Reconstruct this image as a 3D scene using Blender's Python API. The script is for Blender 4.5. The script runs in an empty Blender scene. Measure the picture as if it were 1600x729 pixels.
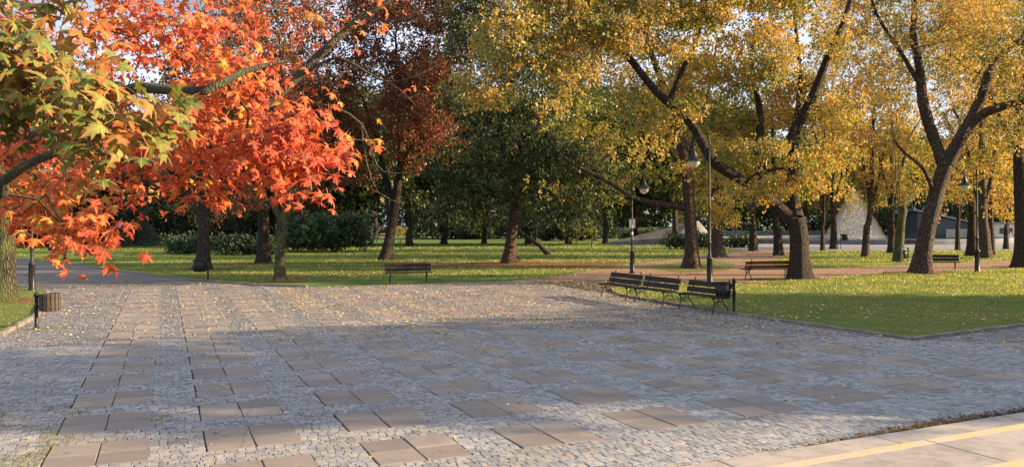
import bpy, math, random
import numpy as np
from mathutils import Vector, Matrix
random.seed(7); rng = np.random.default_rng(7)
C = bpy.context.scene.collection
sc = bpy.context.scene
R = math.radians

# ------------------------------------------------------------------ camera
FPX, V0, ROLL, HC = 1290.0, 352.0, 0.004, 2.42
cam = bpy.data.objects.new('camera', bpy.data.cameras.new('camera')); C.objects.link(cam)
cam.location = (0, 0, HC)
cam.rotation_euler = (Matrix.Rotation(math.pi/2, 3, 'X') @ Matrix.Rotation(-ROLL, 3, 'Z')).to_euler()
cam.data.sensor_width = 36; cam.data.lens = FPX/1600*36
cam.data.shift_y = -(364.5-V0)/1600
cam.data.clip_start = 0.1; cam.data.clip_end = 3000
sc.camera = cam

# ------------------------------------------------------------------ world and sun
SUN_AZ, SUN_EL = R(92), R(18)
w = bpy.data.worlds.new('World'); sc.world = w; w.use_nodes = True
nt = w.node_tree; bg = nt.nodes['Background']
sky = nt.nodes.new('ShaderNodeTexSky'); sky.sky_type = 'NISHITA'; sky.sun_disc = False
sky.sun_elevation = SUN_EL; sky.sun_rotation = SUN_AZ; sky.air_density = 1.0; sky.dust_density = 1.5
tc = nt.nodes.new('ShaderNodeTexCoord'); ns = nt.nodes.new('ShaderNodeTexNoise')
ns.inputs['Scale'].default_value = 2.2; ns.inputs['Detail'].default_value = 6
mp = nt.nodes.new('ShaderNodeMapping'); mp.inputs['Scale'].default_value = (1, 1, 3)
rp = nt.nodes.new('ShaderNodeValToRGB'); rp.color_ramp.elements[0].position = .34; rp.color_ramp.elements[1].position = .58
mx = nt.nodes.new('ShaderNodeMix'); mx.data_type = 'RGBA'
nt.links.new(tc.outputs['Generated'], mp.inputs[0]); nt.links.new(mp.outputs[0], ns.inputs['Vector'])
nt.links.new(ns.outputs['Fac'], rp.inputs[0]); nt.links.new(rp.outputs[0], mx.inputs[0])
nt.links.new(sky.outputs[0], mx.inputs[6]); mx.inputs[7].default_value = (7.4, 8.4, 10.2, 1)
nt.links.new(mx.outputs[2], bg.inputs[0]); bg.inputs[1].default_value = 0.050
sl = bpy.data.lights.new('sun', 'SUN'); so = bpy.data.objects.new('sun', sl); C.objects.link(so)
sl.energy = 5.0; sl.angle = R(0.5); sl.color = (1, .74, .45)
sd = Vector((math.sin(SUN_AZ)*math.cos(SUN_EL), math.cos(SUN_AZ)*math.cos(SUN_EL), math.sin(SUN_EL)))
so.rotation_euler = sd.to_track_quat('Z', 'Y').to_euler(); so.location = (60, 0, 30)
sc.view_settings.view_transform = 'Standard'; sc.view_settings.look = 'None'
sc.view_settings.exposure = 1.5; sc.view_settings.gamma = 1
sc.cycles.max_bounces = 6; sc.cycles.transparent_max_bounces = 8

# ------------------------------------------------------------------ helpers
def gp(u, v, z=0.0):
    """ground point seen at a pixel of the photograph (height z)"""
    a, b = u-800, v-V0; c, s = math.cos(ROLL), math.sin(ROLL)
    uu, vv = c*a-s*b, s*a+c*b
    y = FPX*(HC-z)/vv
    return Vector((uu/FPX*y, y, z))
def at(u, v, y):
    """world point at pixel and distance"""
    a, b = u-800, v-V0; c, s = math.cos(ROLL), math.sin(ROLL)
    uu, vv = c*a-s*b, s*a+c*b
    return Vector((uu/FPX*y, y, HC-vv/FPX*y))
YAW = R(22.85); cY, sY = math.cos(YAW), math.sin(YAW)
def g2w(X, Y, z=0.0): return Vector((cY*X-sY*Y, sY*X+cY*Y, z))
def w2g(x, y): return cY*x+sY*y, -sY*x+cY*y

def tag(o, label=None, cat=None, group=None, kind=None):
    if label and len(label.split()) > 16: print('LONG LABEL', label)
    if label: o['label'] = label
    if cat: o['category'] = cat
    if group: o['group'] = group
    if kind: o['kind'] = kind
    return o
def link(o, parent=None):
    C.objects.link(o)
    if parent is not None: o.parent = parent
    return o
def empty(name, loc, rz=0):
    o = bpy.data.objects.new(name, None); o.location = loc; o.rotation_euler = (0, 0, rz); o.empty_display_size = .2
    return link(o)
def np_mesh(name, V, F, mat=None, smooth=False):
    V = np.asarray(V, dtype=np.float32).reshape(-1, 3); F = np.asarray(F, dtype=np.int32)
    me = bpy.data.meshes.new(name); m, k = F.shape
    me.vertices.add(len(V)); me.vertices.foreach_set('co', V.ravel())
    me.loops.add(m*k); me.loops.foreach_set('vertex_index', F.ravel())
    me.polygons.add(m); me.polygons.foreach_set('loop_start', np.arange(0, m*k, k, dtype=np.int32))
    me.polygons.foreach_set('loop_total', np.full(m, k, dtype=np.int32))
    me.polygons.foreach_set('use_smooth', np.full(m, smooth, dtype=bool))
    me.update(calc_edges=True)
    if mat: me.materials.append(mat)
    return me
class MB:
    """collects boxes, tubes, lathes and prisms into ONE mesh object"""
    def __init__(s): s.v = []; s.f = []; s.sm = []
    def add(s, vs, fs, smooth=False):
        b = len(s.v); s.v += [tuple(v) for v in vs]; s.f += [tuple(i+b for i in f) for f in fs]; s.sm += [smooth]*len(fs); return s
    def box(s, c, d, rz=0, rx=0, ry=0, bevel=0):
        M = Matrix.Translation(c) @ Matrix.Rotation(rz, 4, 'Z') @ Matrix.Rotation(ry, 4, 'Y') @ Matrix.Rotation(rx, 4, 'X')
        x, y, z = d[0]/2, d[1]/2, d[2]/2
        if bevel <= 0:
            vs = [M @ Vector((a*x, b*y, e*z)) for e in (-1, 1) for a, b in ((-1, -1), (1, -1), (1, 1), (-1, 1))]
            return s.add(vs, [(3, 2, 1, 0), (4, 5, 6, 7), (0, 1, 5, 4), (1, 2, 6, 5), (2, 3, 7, 6), (3, 0, 4, 7)])
        q = bevel; vs = []
        for zz, i in ((-z, 1), (-z+q, 0), (z-q, 0), (z, 1)):
            for a, b in ((-1, -1), (1, -1), (1, 1), (-1, 1)):
                vs.append(M @ Vector((a*(x-q*i), b*(y-q*i), zz)))
        fs = [(3, 2, 1, 0), (12, 13, 14, 15)]
        for r in range(3):
            for k in range(4): fs.append((r*4+k, r*4+(k+1) % 4, r*4+4+(k+1) % 4, r*4+4+k))
        return s.add(vs, fs)
    def tube(s, pts, rad, n=8, cap=True):
        pts = [Vector(p) for p in pts]
        if not hasattr(rad, '__len__'): rad = [rad]*len(pts)
        up = Vector((0.3, 0.2, 1)).normalized(); vs = []; pa = None
        for i, p in enumerate(pts):
            t = (pts[min(i+1, len(pts)-1)]-pts[max(i-1, 0)]).normalized()
            if pa is None:
                pa = t.cross(up)
                if pa.length < .05: pa = t.cross(Vector((1, 0, 0)))
            pa = (pa - t*pa.dot(t)).normalized(); pb = t.cross(pa)
            for k in range(n):
                a = 2*math.pi*k/n; vs.append(p+(pa*math.cos(a)+pb*math.sin(a))*rad[i])
        fs = [(i*n+k, i*n+(k+1) % n, (i+1)*n+(k+1) % n, (i+1)*n+k) for i in range(len(pts)-1) for k in range(n)]
        s.add(vs, fs, True)
        if cap: s.add(vs[:n], [tuple(range(n-1, -1, -1))]); s.add(vs[-n:], [tuple(range(n))])
        return s
    def lathe(s, prof, c=(0, 0, 0), n=16, smooth=True):
        vs = [(c[0]+r*math.cos(2*math.pi*k/n), c[1]+r*math.sin(2*math.pi*k/n), c[2]+z) for r, z in prof for k in range(n)]
        fs = [(i*n+k, i*n+(k+1) % n, (i+1)*n+(k+1) % n, (i+1)*n+k) for i in range(len(prof)-1) for k in range(n)]
        return s.add(vs, fs, smooth)
    def poly(s, pts, z0, z1):
        n = len(pts); vs = [(p[0], p[1], z0) for p in pts]+[(p[0], p[1], z1) for p in pts]
        return s.add(vs, [tuple(range(n-1, -1, -1)), tuple(range(n, 2*n))]+[(k, (k+1) % n, n+(k+1) % n, n+k) for k in range(n)])
    def mesh(s, name, mat):
        me = bpy.data.meshes.new(name); me.from_pydata(s.v, [], s.f)
        me.polygons.foreach_set('use_smooth', s.sm)
        if mat: me.materials.append(mat)
        me.update(); return me
    def build(s, name, mat, parent=None): return link(bpy.data.objects.new(name, s.mesh(name, mat)), parent)
def copy_thing(root, loc=None, rz=None):
    c = root.copy(); C.objects.link(c)
    if loc is not None: c.location = loc
    if rz is not None: c.rotation_euler = (0, 0, rz)
    def kids(a, b):
        for ch in a.children:
            d = ch.copy(); C.objects.link(d); d.parent = b; kids(ch, d)
    kids(root, c); return c

# ------------------------------------------------------------------ materials
def new_mat(name):
    m = bpy.data.materials.new(name); m.use_nodes = True; n = m.node_tree; b = n.nodes['Principled BSDF']
    return m, n, b
def ramp(n, stops, src=None):
    r = n.nodes.new('ShaderNodeValToRGB'); e = r.color_ramp.elements
    while len(e) < len(stops): e.new(.5)
    for i, (p, c) in enumerate(stops): e[i].position = p; e[i].color = (*c, 1)
    if src is not None: n.links.new(src, r.inputs[0])
    return r
def noise(n, scale, detail=4, rough=.55, vec=None, dist=0):
    t = n.nodes.new('ShaderNodeTexNoise'); t.inputs['Scale'].default_value = scale; t.inputs['Detail'].default_value = detail
    t.inputs['Roughness'].default_value = rough; t.inputs['Distortion'].default_value = dist
    if vec is not None: n.links.new(vec, t.inputs['Vector'])
    return t
def objco(n, scale=(1, 1, 1)):
    t = n.nodes.new('ShaderNodeTexCoord'); m = n.nodes.new('ShaderNodeMapping'); m.inputs['Scale'].default_value = scale
    n.links.new(t.outputs['Object'], m.inputs[0]); return m.outputs[0]
def worldco(n, scale=(1, 1, 1)):
    t = n.nodes.new('ShaderNodeNewGeometry'); m = n.nodes.new('ShaderNodeMapping'); m.inputs['Scale'].default_value = scale
    n.links.new(t.outputs['Position'], m.inputs[0]); return m.outputs[0]
def mathn(n, op, a, b=None):
    m = n.nodes.new('ShaderNodeMath'); m.operation = op
    for i, x in enumerate((a, b)):
        if x is None: continue
        if hasattr(x, 'links') or hasattr(x, 'is_linked'): n.links.new(x, m.inputs[i])
        else: m.inputs[i].default_value = x
    return m.outputs[0]
def mixc(n, fac, a, b, mode='MIX'):
    m = n.nodes.new('ShaderNodeMix'); m.data_type = 'RGBA'; m.blend_type = mode
    for i, x in ((0, fac), (6, a), (7, b)):
        if isinstance(x, (int, float)): m.inputs[i].default_value = x
        elif isinstance(x, tuple): m.inputs[i].default_value = (*x, 1)
        else: n.links.new(x, m.inputs[i])
    return m.outputs[2]
def bump(n, b, h, strength=.4, dist=.02):
    m = n.nodes.new('ShaderNodeBump'); m.inputs['Strength'].default_value = strength; m.inputs['Distance'].default_value = dist
    n.links.new(h, m.inputs['Height']); n.links.new(m.outputs[0], b.inputs['Normal'])
def island(n):
    g = n.nodes.new('ShaderNodeNewGeometry'); return g.outputs['Random Per Island']
def simple(name, col, rough=.7, metal=0, var=.25, scale=6, bmp=.15, col2=None):
    m, n, b = new_mat(name); v = objco(n); t = noise(n, scale, 5, .6, v)
    c2 = col2 or tuple(x*(1-var) for x in col)
    r = ramp(n, [(.35, c2), (.65, tuple(min(1, x*(1+var*.4)) for x in col))], t.outputs['Fac'])
    n.links.new(r.outputs[0], b.inputs['Base Color']); b.inputs['Roughness'].default_value = rough; b.inputs['Metallic'].default_value = metal
    if bmp: bump(n, b, noise(n, scale*6, 4, .6, v).outputs['Fac'], bmp, .01)
    return m

def leaf_mat(name, stops, trans=.35, patch=None, patch_scale=.35, rough=.6, spec=.10, objrand=False, edge=None):
    """leaf pigment: one colour per leaf from a ramp, shifted by slow patches in the crown"""
    m = bpy.data.materials.new(name); m.use_nodes = True; n = m.node_tree; n.nodes.remove(n.nodes['Principled BSDF'])
    out = n.nodes['Material Output']; r = island(n)
    if objrand:
        oi = n.nodes.new('ShaderNodeObjectInfo'); r = mathn(n, 'FRACT', mathn(n, 'ADD', r, oi.outputs['Random']))
    big = noise(n, patch_scale, 2, .5, worldco(n)); 
    f = mathn(n, 'ADD', mathn(n, 'MULTIPLY', r, .62), mathn(n, 'MULTIPLY', mathn(n, 'SUBTRACT', big.outputs['Fac'], .5), 2.2))
    f = mathn(n, 'ADD', f, .22)
    col = ramp(n, stops, f).outputs[0]
    sp_ = noise(n, 28 if objrand else 5, 3, .6, worldco(n)); col = mixc(n, ramp(n, [(.52, (0, 0, 0)), (.75, (.45,)*3)], sp_.outputs['Fac']).outputs[0], col, tuple(c*.45 for c in stops[0][1]) if objrand else tuple(min(1, c*1.25) for c in stops[-2][1]))
    if edge:
        lu = n.nodes.new('ShaderNodeAttribute'); lu.attribute_name = 'leaf_xy'; sx_ = n.nodes.new('ShaderNodeSeparateXYZ'); n.links.new(lu.outputs['Vector'], sx_.inputs[0]); ax = mathn(n, 'ABSOLUTE', sx_.outputs[0]); dm = ax
        for (px_, py_) in ((.815, .58), (.96, -.27)): dm = mathn(n, 'MINIMUM', dm, mathn(n, 'ABSOLUTE', mathn(n, 'SUBTRACT', mathn(n, 'MULTIPLY', ax, py_), mathn(n, 'MULTIPLY', sx_.outputs[1], px_))))
        col = mixc(n, mathn(n, 'MULTIPLY', mathn(n, 'LESS_THAN', dm, .016), .45), col, tuple(min(1, c*1.6+.08) for c in stops[-1][1]))
        a = n.nodes.new('ShaderNodeAttribute'); a.attribute_name = 'edge'
        e = mathn(n, 'MULTIPLY', mathn(n, 'POWER', a.outputs['Fac'], edge[1]), mathn(n, 'ADD', mathn(n, 'MULTIPLY', r, .8), .2))
        col = mixc(n, e, col, edge[0])
    d = n.nodes.new('ShaderNodeBsdfDiffuse'); t = n.nodes.new('ShaderNodeBsdfTranslucent'); g = n.nodes.new('ShaderNodeBsdfGlossy')
    g.inputs['Roughness'].default_value = rough; g.inputs['Color'].default_value = (1, 1, 1, 1)
    n.links.new(col, d.inputs[0]); n.links.new(mixc(n, 1.0, col, (1.5, 1.25, .7), 'MULTIPLY'), t.inputs[0])
    m1 = n.nodes.new('ShaderNodeMixShader'); m1.inputs[0].default_value = trans
    n.links.new(d.outputs[0], m1.inputs[1]); n.links.new(t.outputs[0], m1.inputs[2])
    m2 = n.nodes.new('ShaderNodeMixShader'); lw = n.nodes.new('ShaderNodeLayerWeight'); lw.inputs[0].default_value = .3
    n.links.new(mathn(n, 'ADD', mathn(n, 'MULTIPLY', lw.outputs['Fresnel'], spec), .015), m2.inputs[0])
    n.links.new(m1.outputs[0], m2.inputs[1]); n.links.new(g.outputs[0], m2.inputs[2]); n.links.new(m2.outputs[0], out.inputs[0])
    return m
def bark_mat(name, dark, light, moss=None, scale=1.0):
    m, n, b = new_mat(name); v = worldco(n, (3.5*scale, 3.5*scale, .8*scale))
    t = noise(n, 4.0, 8, .7, v, .6)
    vo = n.nodes.new('ShaderNodeTexVoronoi'); vo.feature = 'DISTANCE_TO_EDGE'; vo.inputs['Scale'].default_value = 4.5; n.links.new(v, vo.inputs['Vector'])
    crack = mathn(n, 'MINIMUM', mathn(n, 'MULTIPLY', vo.outputs['Distance'], 4.0), 1.0)
    h = mathn(n, 'ADD', mathn(n, 'MULTIPLY', crack, .6), t.outputs['Fac'])
    col = ramp(n, [(.35, dark), (.75, light)], t.outputs['Fac']).outputs[0]
    col = mixc(n, mathn(n, 'SUBTRACT', 1.0, crack), col, tuple(x*.35 for x in dark))
    if moss:
        mo = noise(n, 1.3, 5, .6, worldco(n)); col = mixc(n, ramp(n, [(.42, (0, 0, 0)), (.6, (1, 1, 1))], mo.outputs['Fac']).outputs[0], col, moss)
    n.links.new(col, b.inputs['Base Color']); b.inputs['Roughness'].default_value = .92
    bump(n, b, h, 1.0, .12); return m

M = {}
M['bark'] = bark_mat('grey_brown_bark', (.065, .042, .028), (.30, .20, .13))
M['bark_dark'] = bark_mat('dark_bark', (.042, .028, .02), (.14, .095, .062))
M['bark_moss'] = bark_mat('mossy_bark', (.07, .06, .035), (.17, .14, .08), moss=(.12, .14, .035))
M['bark_tan'] = bark_mat('smooth_tan_bark', (.15, .12, .08), (.34, .28, .19), moss=(.18, .19, .08), scale=3)
M['leaf_orange'] = leaf_mat('orange_red_leaf', [(0, (.17, .02, .015)), (.22, (.38, .04, .022)), (.5, (.54, .10, .035)), (.78, (.57, .22, .04)), (1, (.46, .36, .05))], .40, objrand=True, edge=((.55, .04, .02), 2.5), patch_scale=.9)
M['leaf_greenred'] = leaf_mat('green_leaf_turning_red', [(0, (.06, .13, .025)), (.45, (.13, .22, .04)), (.8, (.24, .29, .055)), (1, (.42, .20, .04))], .34, objrand=True, edge=((.36, .05, .03), 3.0), patch_scale=1.2)
M['leaf_maple_mid'] = leaf_mat('mid_orange_leaf', [(0, (.24, .02, .012)), (.4, (.45, .05, .014)), (.7, (.55, .14, .02)), (1, (.32, .22, .035))], .4)
M['leaf_gold'] = leaf_mat('gold_leaf', [(0, (.10, .125, .035)), (.28, (.25, .235, .055)), (.5, (.45, .35, .085)), (.75, (.51, .35, .10)), (1, (.46, .26, .09))], .38)
M['leaf_gold_orange'] = leaf_mat('gold_orange_leaf', [(0, (.25, .24, .05)), (.3, (.46, .35, .085)), (.6, (.52, .32, .09)), (1, (.40, .19, .07))], .38)
M['leaf_yellowgreen'] = leaf_mat('yellow_green_leaf', [(0, (.07, .12, .025)), (.4, (.18, .22, .035)), (.7, (.36, .33, .05)), (1, (.44, .32, .06))], .4)
M['leaf_olive'] = leaf_mat('olive_gold_leaf', [(0, (.11, .125, .04)), (.4, (.24, .23, .065)), (.75, (.42, .34, .095)), (1, (.40, .26, .09))], .35)
M['leaf_purple'] = leaf_mat('copper_leaf', [(0, (.06, .028, .018)), (.4, (.18, .055, .032)), (.7, (.30, .10, .05)), (1, (.20, .13, .045))], .3)
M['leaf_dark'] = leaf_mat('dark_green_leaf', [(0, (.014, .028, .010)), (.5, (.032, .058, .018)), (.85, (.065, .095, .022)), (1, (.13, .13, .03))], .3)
M['leaf_green'] = leaf_mat('mid_green_leaf', [(0, (.035, .07, .018)), (.5, (.07, .12, .022)), (.85, (.15, .17, .03)), (1, (.28, .22, .03))], .38)
M['leaf_brown'] = leaf_mat('brown_leaf', [(0, (.07, .05, .02)), (.5, (.17, .085, .03)), (1, (.24, .13, .035))], .3)
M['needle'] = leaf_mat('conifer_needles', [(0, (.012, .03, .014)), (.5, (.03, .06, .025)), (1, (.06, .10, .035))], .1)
M['needle_blue'] = leaf_mat('blue_spruce_needles', [(0, (.06, .10, .08)), (1, (.16, .22, .17))], .1)
M['iron'] = simple('black_painted_iron', (.018, .019, .02), .45, .3, .3, 20, .1)
M['iron_worn'] = simple('worn_dark_iron', (.035, .033, .032), .55, .3, .4, 15, .2)
M['white_band'] = simple('dull_white_paint', (.6, .6, .57), .6)
M['plank'] = simple('dark_stained_plank', (.022, .013, .010), .85, 0, .5, 9, .3)
M['plank_orange'] = simple('orange_brown_plank', (.15, .06, .03), .6, 0, .4, 9, .3)
M['barrel'] = simple('weathered_wood_slats', (.085, .062, .04), .85, 0, .5, 18, .4)
M['concrete'] = simple('pale_concrete_step', (.46, .415, .36), .85, 0, .22, 2.2, .5)
M['kerb'] = simple('kerb_stone', (.20, .17, .14), .9, 0, .4, 5, .5)
M['yellow'] = None
M['white_plaster'] = simple('pale_plaster', (.55, .50, .42), .9, 0, .1, 1, .1)
M['yellow_plaster'] = simple('yellow_plaster', (.55, .42, .18), .9, 0, .1, 1, .1)
M['roof'] = simple('brown_roof', (.20, .09, .06), .8, 0, .2, 2, .2)
M['grey_metal'] = simple('grey_metal_roof', (.16, .17, .19), .4, .5, .15, 2, .05)
M['glass_dark'] = simple('dark_window_glass', (.04, .05, .06), .1, 0, .1, 1, 0)
M['stone_grey'] = simple('grey_stone', (.16, .16, .165), .85, 0, .3, 1.2, .5)
M['stone_pale'] = simple('pale_stone', (.34, .34, .35), .8, 0, .15, 1.2, .4)
M['water'] = simple('rippled_water', (.10, .12, .14), .12, 0, .2, 3, .4)
M['spray'] = leaf_mat('white_water_spray', [(0, (.62, .70, .80)), (1, (.70, .76, .84))], .3)
M['rubber'] = simple('black_rubber', (.02, .02, .02), .8)
M['white_car'] = simple('white_car_paint', (.7, .7, .7), .3, 0, .05, 1, 0)
M['red_car'] = simple('red_car_paint', (.45, .03, .02), .3, 0, .1, 1, 0)
M['grey_car'] = simple('grey_car_paint', (.15, .16, .18), .3, .2, .1, 1, 0)
def glass_mat():
    m, n, b = new_mat('frosted_lantern_glass'); b.inputs['Base Color'].default_value = (.75, .70, .58, 1); b.inputs['Roughness'].default_value = .35
    b.inputs['Transmission Weight'].default_value = .55; b.inputs['IOR'].default_value = 1.3; return m
M['glass'] = glass_mat()

def sett_mat():
    m, n, b = new_mat('granite_setts'); r = island(n); v = worldco(n)
    col = ramp(n, [(0, (.13, .14, .16)), (.2, (.21, .225, .25)), (.5, (.28, .295, .32)), (.72, (.33, .335, .34)), (.88, (.36, .31, .26)), (1, (.44, .41, .37))], r).outputs[0]
    t = noise(n, 45, 4, .7, v); col = mixc(n, .35, col, ramp(n, [(.3, (.08, .08, .08)), (.7, (.5, .49, .47))], t.outputs['Fac']).outputs[0])
    big = noise(n, .9, 7, .68, v, .4); col = mixc(n, ramp(n, [(.42, (0, 0, 0)), (.68, (.38,)*3)], big.outputs['Fac']).outputs[0], col, (.14, .115, .085)); b2_ = noise(n, 7, 4, .6, v); col = mixc(n, ramp(n, [(.5, (0, 0, 0)), (.7, (.38,)*3)], b2_.outputs['Fac']).outputs[0], col, (.11, .10, .09))
    n.links.new(col, b.inputs['Base Color']); b.inputs['Roughness'].default_value = .75; b.inputs['Specular IOR Level'].default_value = .3
    bump(n, b, t.outputs['Fac'], .35, .01); return m
def slab_mat():
    m, n, b = new_mat('concrete_slab'); v = worldco(n); oi = n.nodes.new('ShaderNodeObjectInfo'); r = mathn(n, 'FRACT', mathn(n, 'ADD', oi.outputs['Random'], island(n)))
    col = ramp(n, [(0, (.19, .162, .140)), (.5, (.245, .205, .172)), (1, (.30, .25, .205))], r).outputs[0]
    st = noise(n, 2.2, 6, .65, v, .4); col = mixc(n, ramp(n, [(.35, (.55,)*3), (.62, (0, 0, 0))], st.outputs['Fac']).outputs[0], col, (.15, .135, .12))
    vk = n.nodes.new('ShaderNodeTexVoronoi'); vk.feature = 'DISTANCE_TO_EDGE'; vk.inputs['Scale'].default_value = .2; wv = noise(n, 3, 5, .7, v); n.links.new(mixc(n, .12, v, wv.outputs['Color']), vk.inputs['Vector']); col = mixc(n, mathn(n, 'MULTIPLY', mathn(n, 'LESS_THAN', vk.outputs['Distance'], .0016), .3), col, (.05, .045, .04))
    fine = noise(n, 60, 3, .7, v); col = mixc(n, .30, col, fine.outputs['Color'], 'OVERLAY')
    sp = noise(n, 6, 3, .5, v); col = mixc(n, ramp(n, [(.72, (0, 0, 0)), (.78, (.6,)*3)], sp.outputs['Fac']).outputs[0], col, (.08, .07, .06))
    n.links.new(col, b.inputs['Base Color']); b.inputs['Roughness'].default_value = .68
    bump(n, b, fine.outputs['Fac'], .25, .006); return m
def ground_mat(name, stops, scale, bmp, litter=None, rough=.95):
    m, n, b = new_mat(name); v = worldco(n); t = noise(n, scale, 8, .7, v); c = ramp(n, stops, t.outputs['Fac']).outputs[0]
    f = noise(n, scale*22, 4, .75, v); c = mixc(n, .45, c, f.outputs['Color'], 'OVERLAY')
    if litter:
        vo = n.nodes.new('ShaderNodeTexVoronoi'); vo.inputs['Scale'].default_value = 7; n.links.new(v, vo.inputs['Vector'])
        area = noise(n, .13, 3, .6, v)
        k = mathn(n, 'MULTIPLY', mathn(n, 'LESS_THAN', vo.outputs['Distance'], .33), ramp(n, [(litter[1], (0, 0, 0)), (litter[1]+.1, (1, 1, 1))], area.outputs['Fac']).outputs[0])
        c = mixc(n, k, c, ramp(n, [(0, litter[0]), (1, (.34, .13, .035))], vo.outputs['Color']).outputs[0])
    n.links.new(c, b.inputs['Base Color']); b.inputs['Roughness'].default_value = rough; b.inputs['Specular IOR Level'].default_value = .2
    bump(n, b, f.outputs['Fac'], bmp, .05); return m
def worn_paint():
    m, n, b = new_mat('worn_yellow_paint'); v = worldco(n); t = noise(n, 9, 8, .75, v); u = noise(n, 1.6, 4, .6, v)
    f = ramp(n, [(.45, (0, 0, 0)), (.57, (1, 1, 1))], mathn(n, 'ADD', mathn(n, 'MULTIPLY', t.outputs['Fac'], .7), mathn(n, 'MULTIPLY', u.outputs['Fac'], .32))).outputs[0]
    n.links.new(mixc(n, f, (.60, .38, .14), (.44, .38, .31)), b.inputs['Base Color']); b.inputs['Roughness'].default_value = .8; bump(n, b, t.outputs['Fac'], .3, .005); return m
def concrete_mat():
    m, n, b = new_mat('stained_concrete'); v = worldco(n); t = noise(n, 1.1, 8, .7, v, .5); g = noise(n, 70, 4, .8, v); s2 = noise(n, 5, 6, .7, v)
    c = ramp(n, [(.3, (.23, .205, .18)), (.5, (.34, .30, .265)), (.7, (.41, .365, .32))], t.outputs['Fac']).outputs[0]
    c = mixc(n, ramp(n, [(.50, (0, 0, 0)), (.68, (.75,)*3)], s2.outputs['Fac']).outputs[0], c, (.19, .165, .14)); c = mixc(n, .35, c, g.outputs['Color'], 'OVERLAY')
    n.links.new(c, b.inputs['Base Color']); b.inputs['Roughness'].default_value = .85; bump(n, b, g.outputs['Fac'], .35, .006); return m
M['yellow'] = worn_paint(); M['concrete'] = concrete_mat()
M['sett'] = sett_mat(); M['slab'] = slab_mat()
M['sand'] = ground_mat('joint_sand', [(.3, (.028, .025, .021)), (.5, (.06, .05, .038)), (.7, (.06, .068, .03))], 1.2, .5)
M['grass_ground'] = ground_mat('lawn_turf', [(.3, (.06, .12, .025)), (.7, (.115, .175, .035))], .5, .9, litter=((.40, .26, .05), .56))
M['grass_near'] = ground_mat('lawn_turf_near', [(.3, (.085, .12, .028)), (.7, (.16, .185, .04))], .8, .9)
M['dirt'] = ground_mat('trodden_earth_path', [(.3, (.21, .135, .085)), (.7, (.31, .205, .14))], .5, .6, litter=((.45, .27, .08), .5))
M['asphalt'] = ground_mat('pale_grey_paving', [(.3, (.19, .19, .20)), (.7, (.27, .265, .26))], .4, .3)
M['asphalt_warm'] = ground_mat('worn_cobbled_path', [(.3, (.13, .115, .11)), (.7, (.22, .19, .17))], .6, .8, litter=((.36, .25, .10), .56))
M['soil'] = ground_mat('leafy_soil', [(.3, (.07, .045, .022)), (.7, (.20, .10, .04))], .9, .8, litter=((.36, .17, .04), .35))
M['blade'] = leaf_mat('grass_blade', [(0, (.085, .15, .028)), (.45, (.17, .235, .04)), (.8, (.30, .32, .06)), (1, (.36, .29, .07))], .5, patch_scale=.6)
M['litter'] = leaf_mat('fallen_leaf', [(0, (.28, .16, .07)), (.35, (.48, .36, .19)), (.65, (.56, .46, .27)), (.9, (.48, .25, .09)), (1, (.33, .10, .05))], .15, patch_scale=.3)
M['moss'] = leaf_mat('joint_moss', [(0, (.07, .12, .02)), (1, (.24, .24, .05))], .4)

# ------------------------------------------------------------------ ground sheets
def sheet(name, pts, z, mat, kind='structure'):
    me = bpy.data.meshes.new(name); me.from_pydata([(p[0], p[1], z) for p in pts], [], [tuple(range(len(pts)))]); me.materials.append(mat)
    o = link(bpy.data.objects.new(name, me)); 
    if kind: o['kind'] = kind
    return o
sheet('lawn', [(-900, -60), (900, -60), (900, 1500), (-900, 1500)], 0, M['grass_ground'])
# paved square
PLAZA = [(-40, -20), (40, -20), (60, 27)] + [gp(*p) for p in ((1600, 470), (1180, 442), (1000, 439.5), (900, 439), (800, 440), (700, 443), (600, 446), (480, 449), (400, 446.5), (310, 439), (200, 426), (110, 413), (30, 405.5), (-150, 396))] + [(-95, 60), (-60, 30)]
plaza = sheet('plaza', PLAZA, .0165, M['sand'])
# far path and earth paths
sheet('earth_path', [gp(*p) for p in ((800, 440), (900, 439), (1000, 439.5), (1180, 442), (1280, 435), (1380, 429), (1600, 420), (1800, 411), (1800, 397), (1600, 405), (1440, 413), (1270, 419), (1200, 419), (1210, 406), (1232, 399), (1232, 390), (1168, 390), (1130, 397), (1075, 399), (1060, 404), (1020, 409), (980, 414), (930, 421), (880, 430))], .012, M['dirt'])
sheet('left_path', [gp(*p) for p in ((62, 452), (20, 449), (-300, 440), (-150, 397), (30, 406), (110, 414), (200, 427), (300, 439.5), (330, 442), (250, 447), (130, 449))], .040, M['asphalt_warm'])
sheet('tree_island_lawn', [gp(*p) for p in ((1005, 418), (1060, 409), (1120, 407), (1150, 412), (1135, 422), (1110, 424), (1060, 426))], .016, M['grass_near'])
sheet('paved_forecourt', [gp(*p) for p in ((1180, 391.5), (1440, 391), (1800, 391), (1800, 371.5), (1300, 371.5), (1100, 374), (985, 381), (1060, 384), (1140, 389))], .010, M['asphalt'])
sheet('far_path', [gp(*p) for p in ((-100, 371), (560, 371), (960, 371), (960, 368.5), (560, 369), (-100, 369))], .010, M['asphalt'])
sheet('leafy_bank', [gp(*p) for p in ((600, 409), (700, 411), (830, 411), (960, 408), (1000, 411), (900, 418), (800, 417), (640, 419))], .008, M['soil'])
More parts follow.
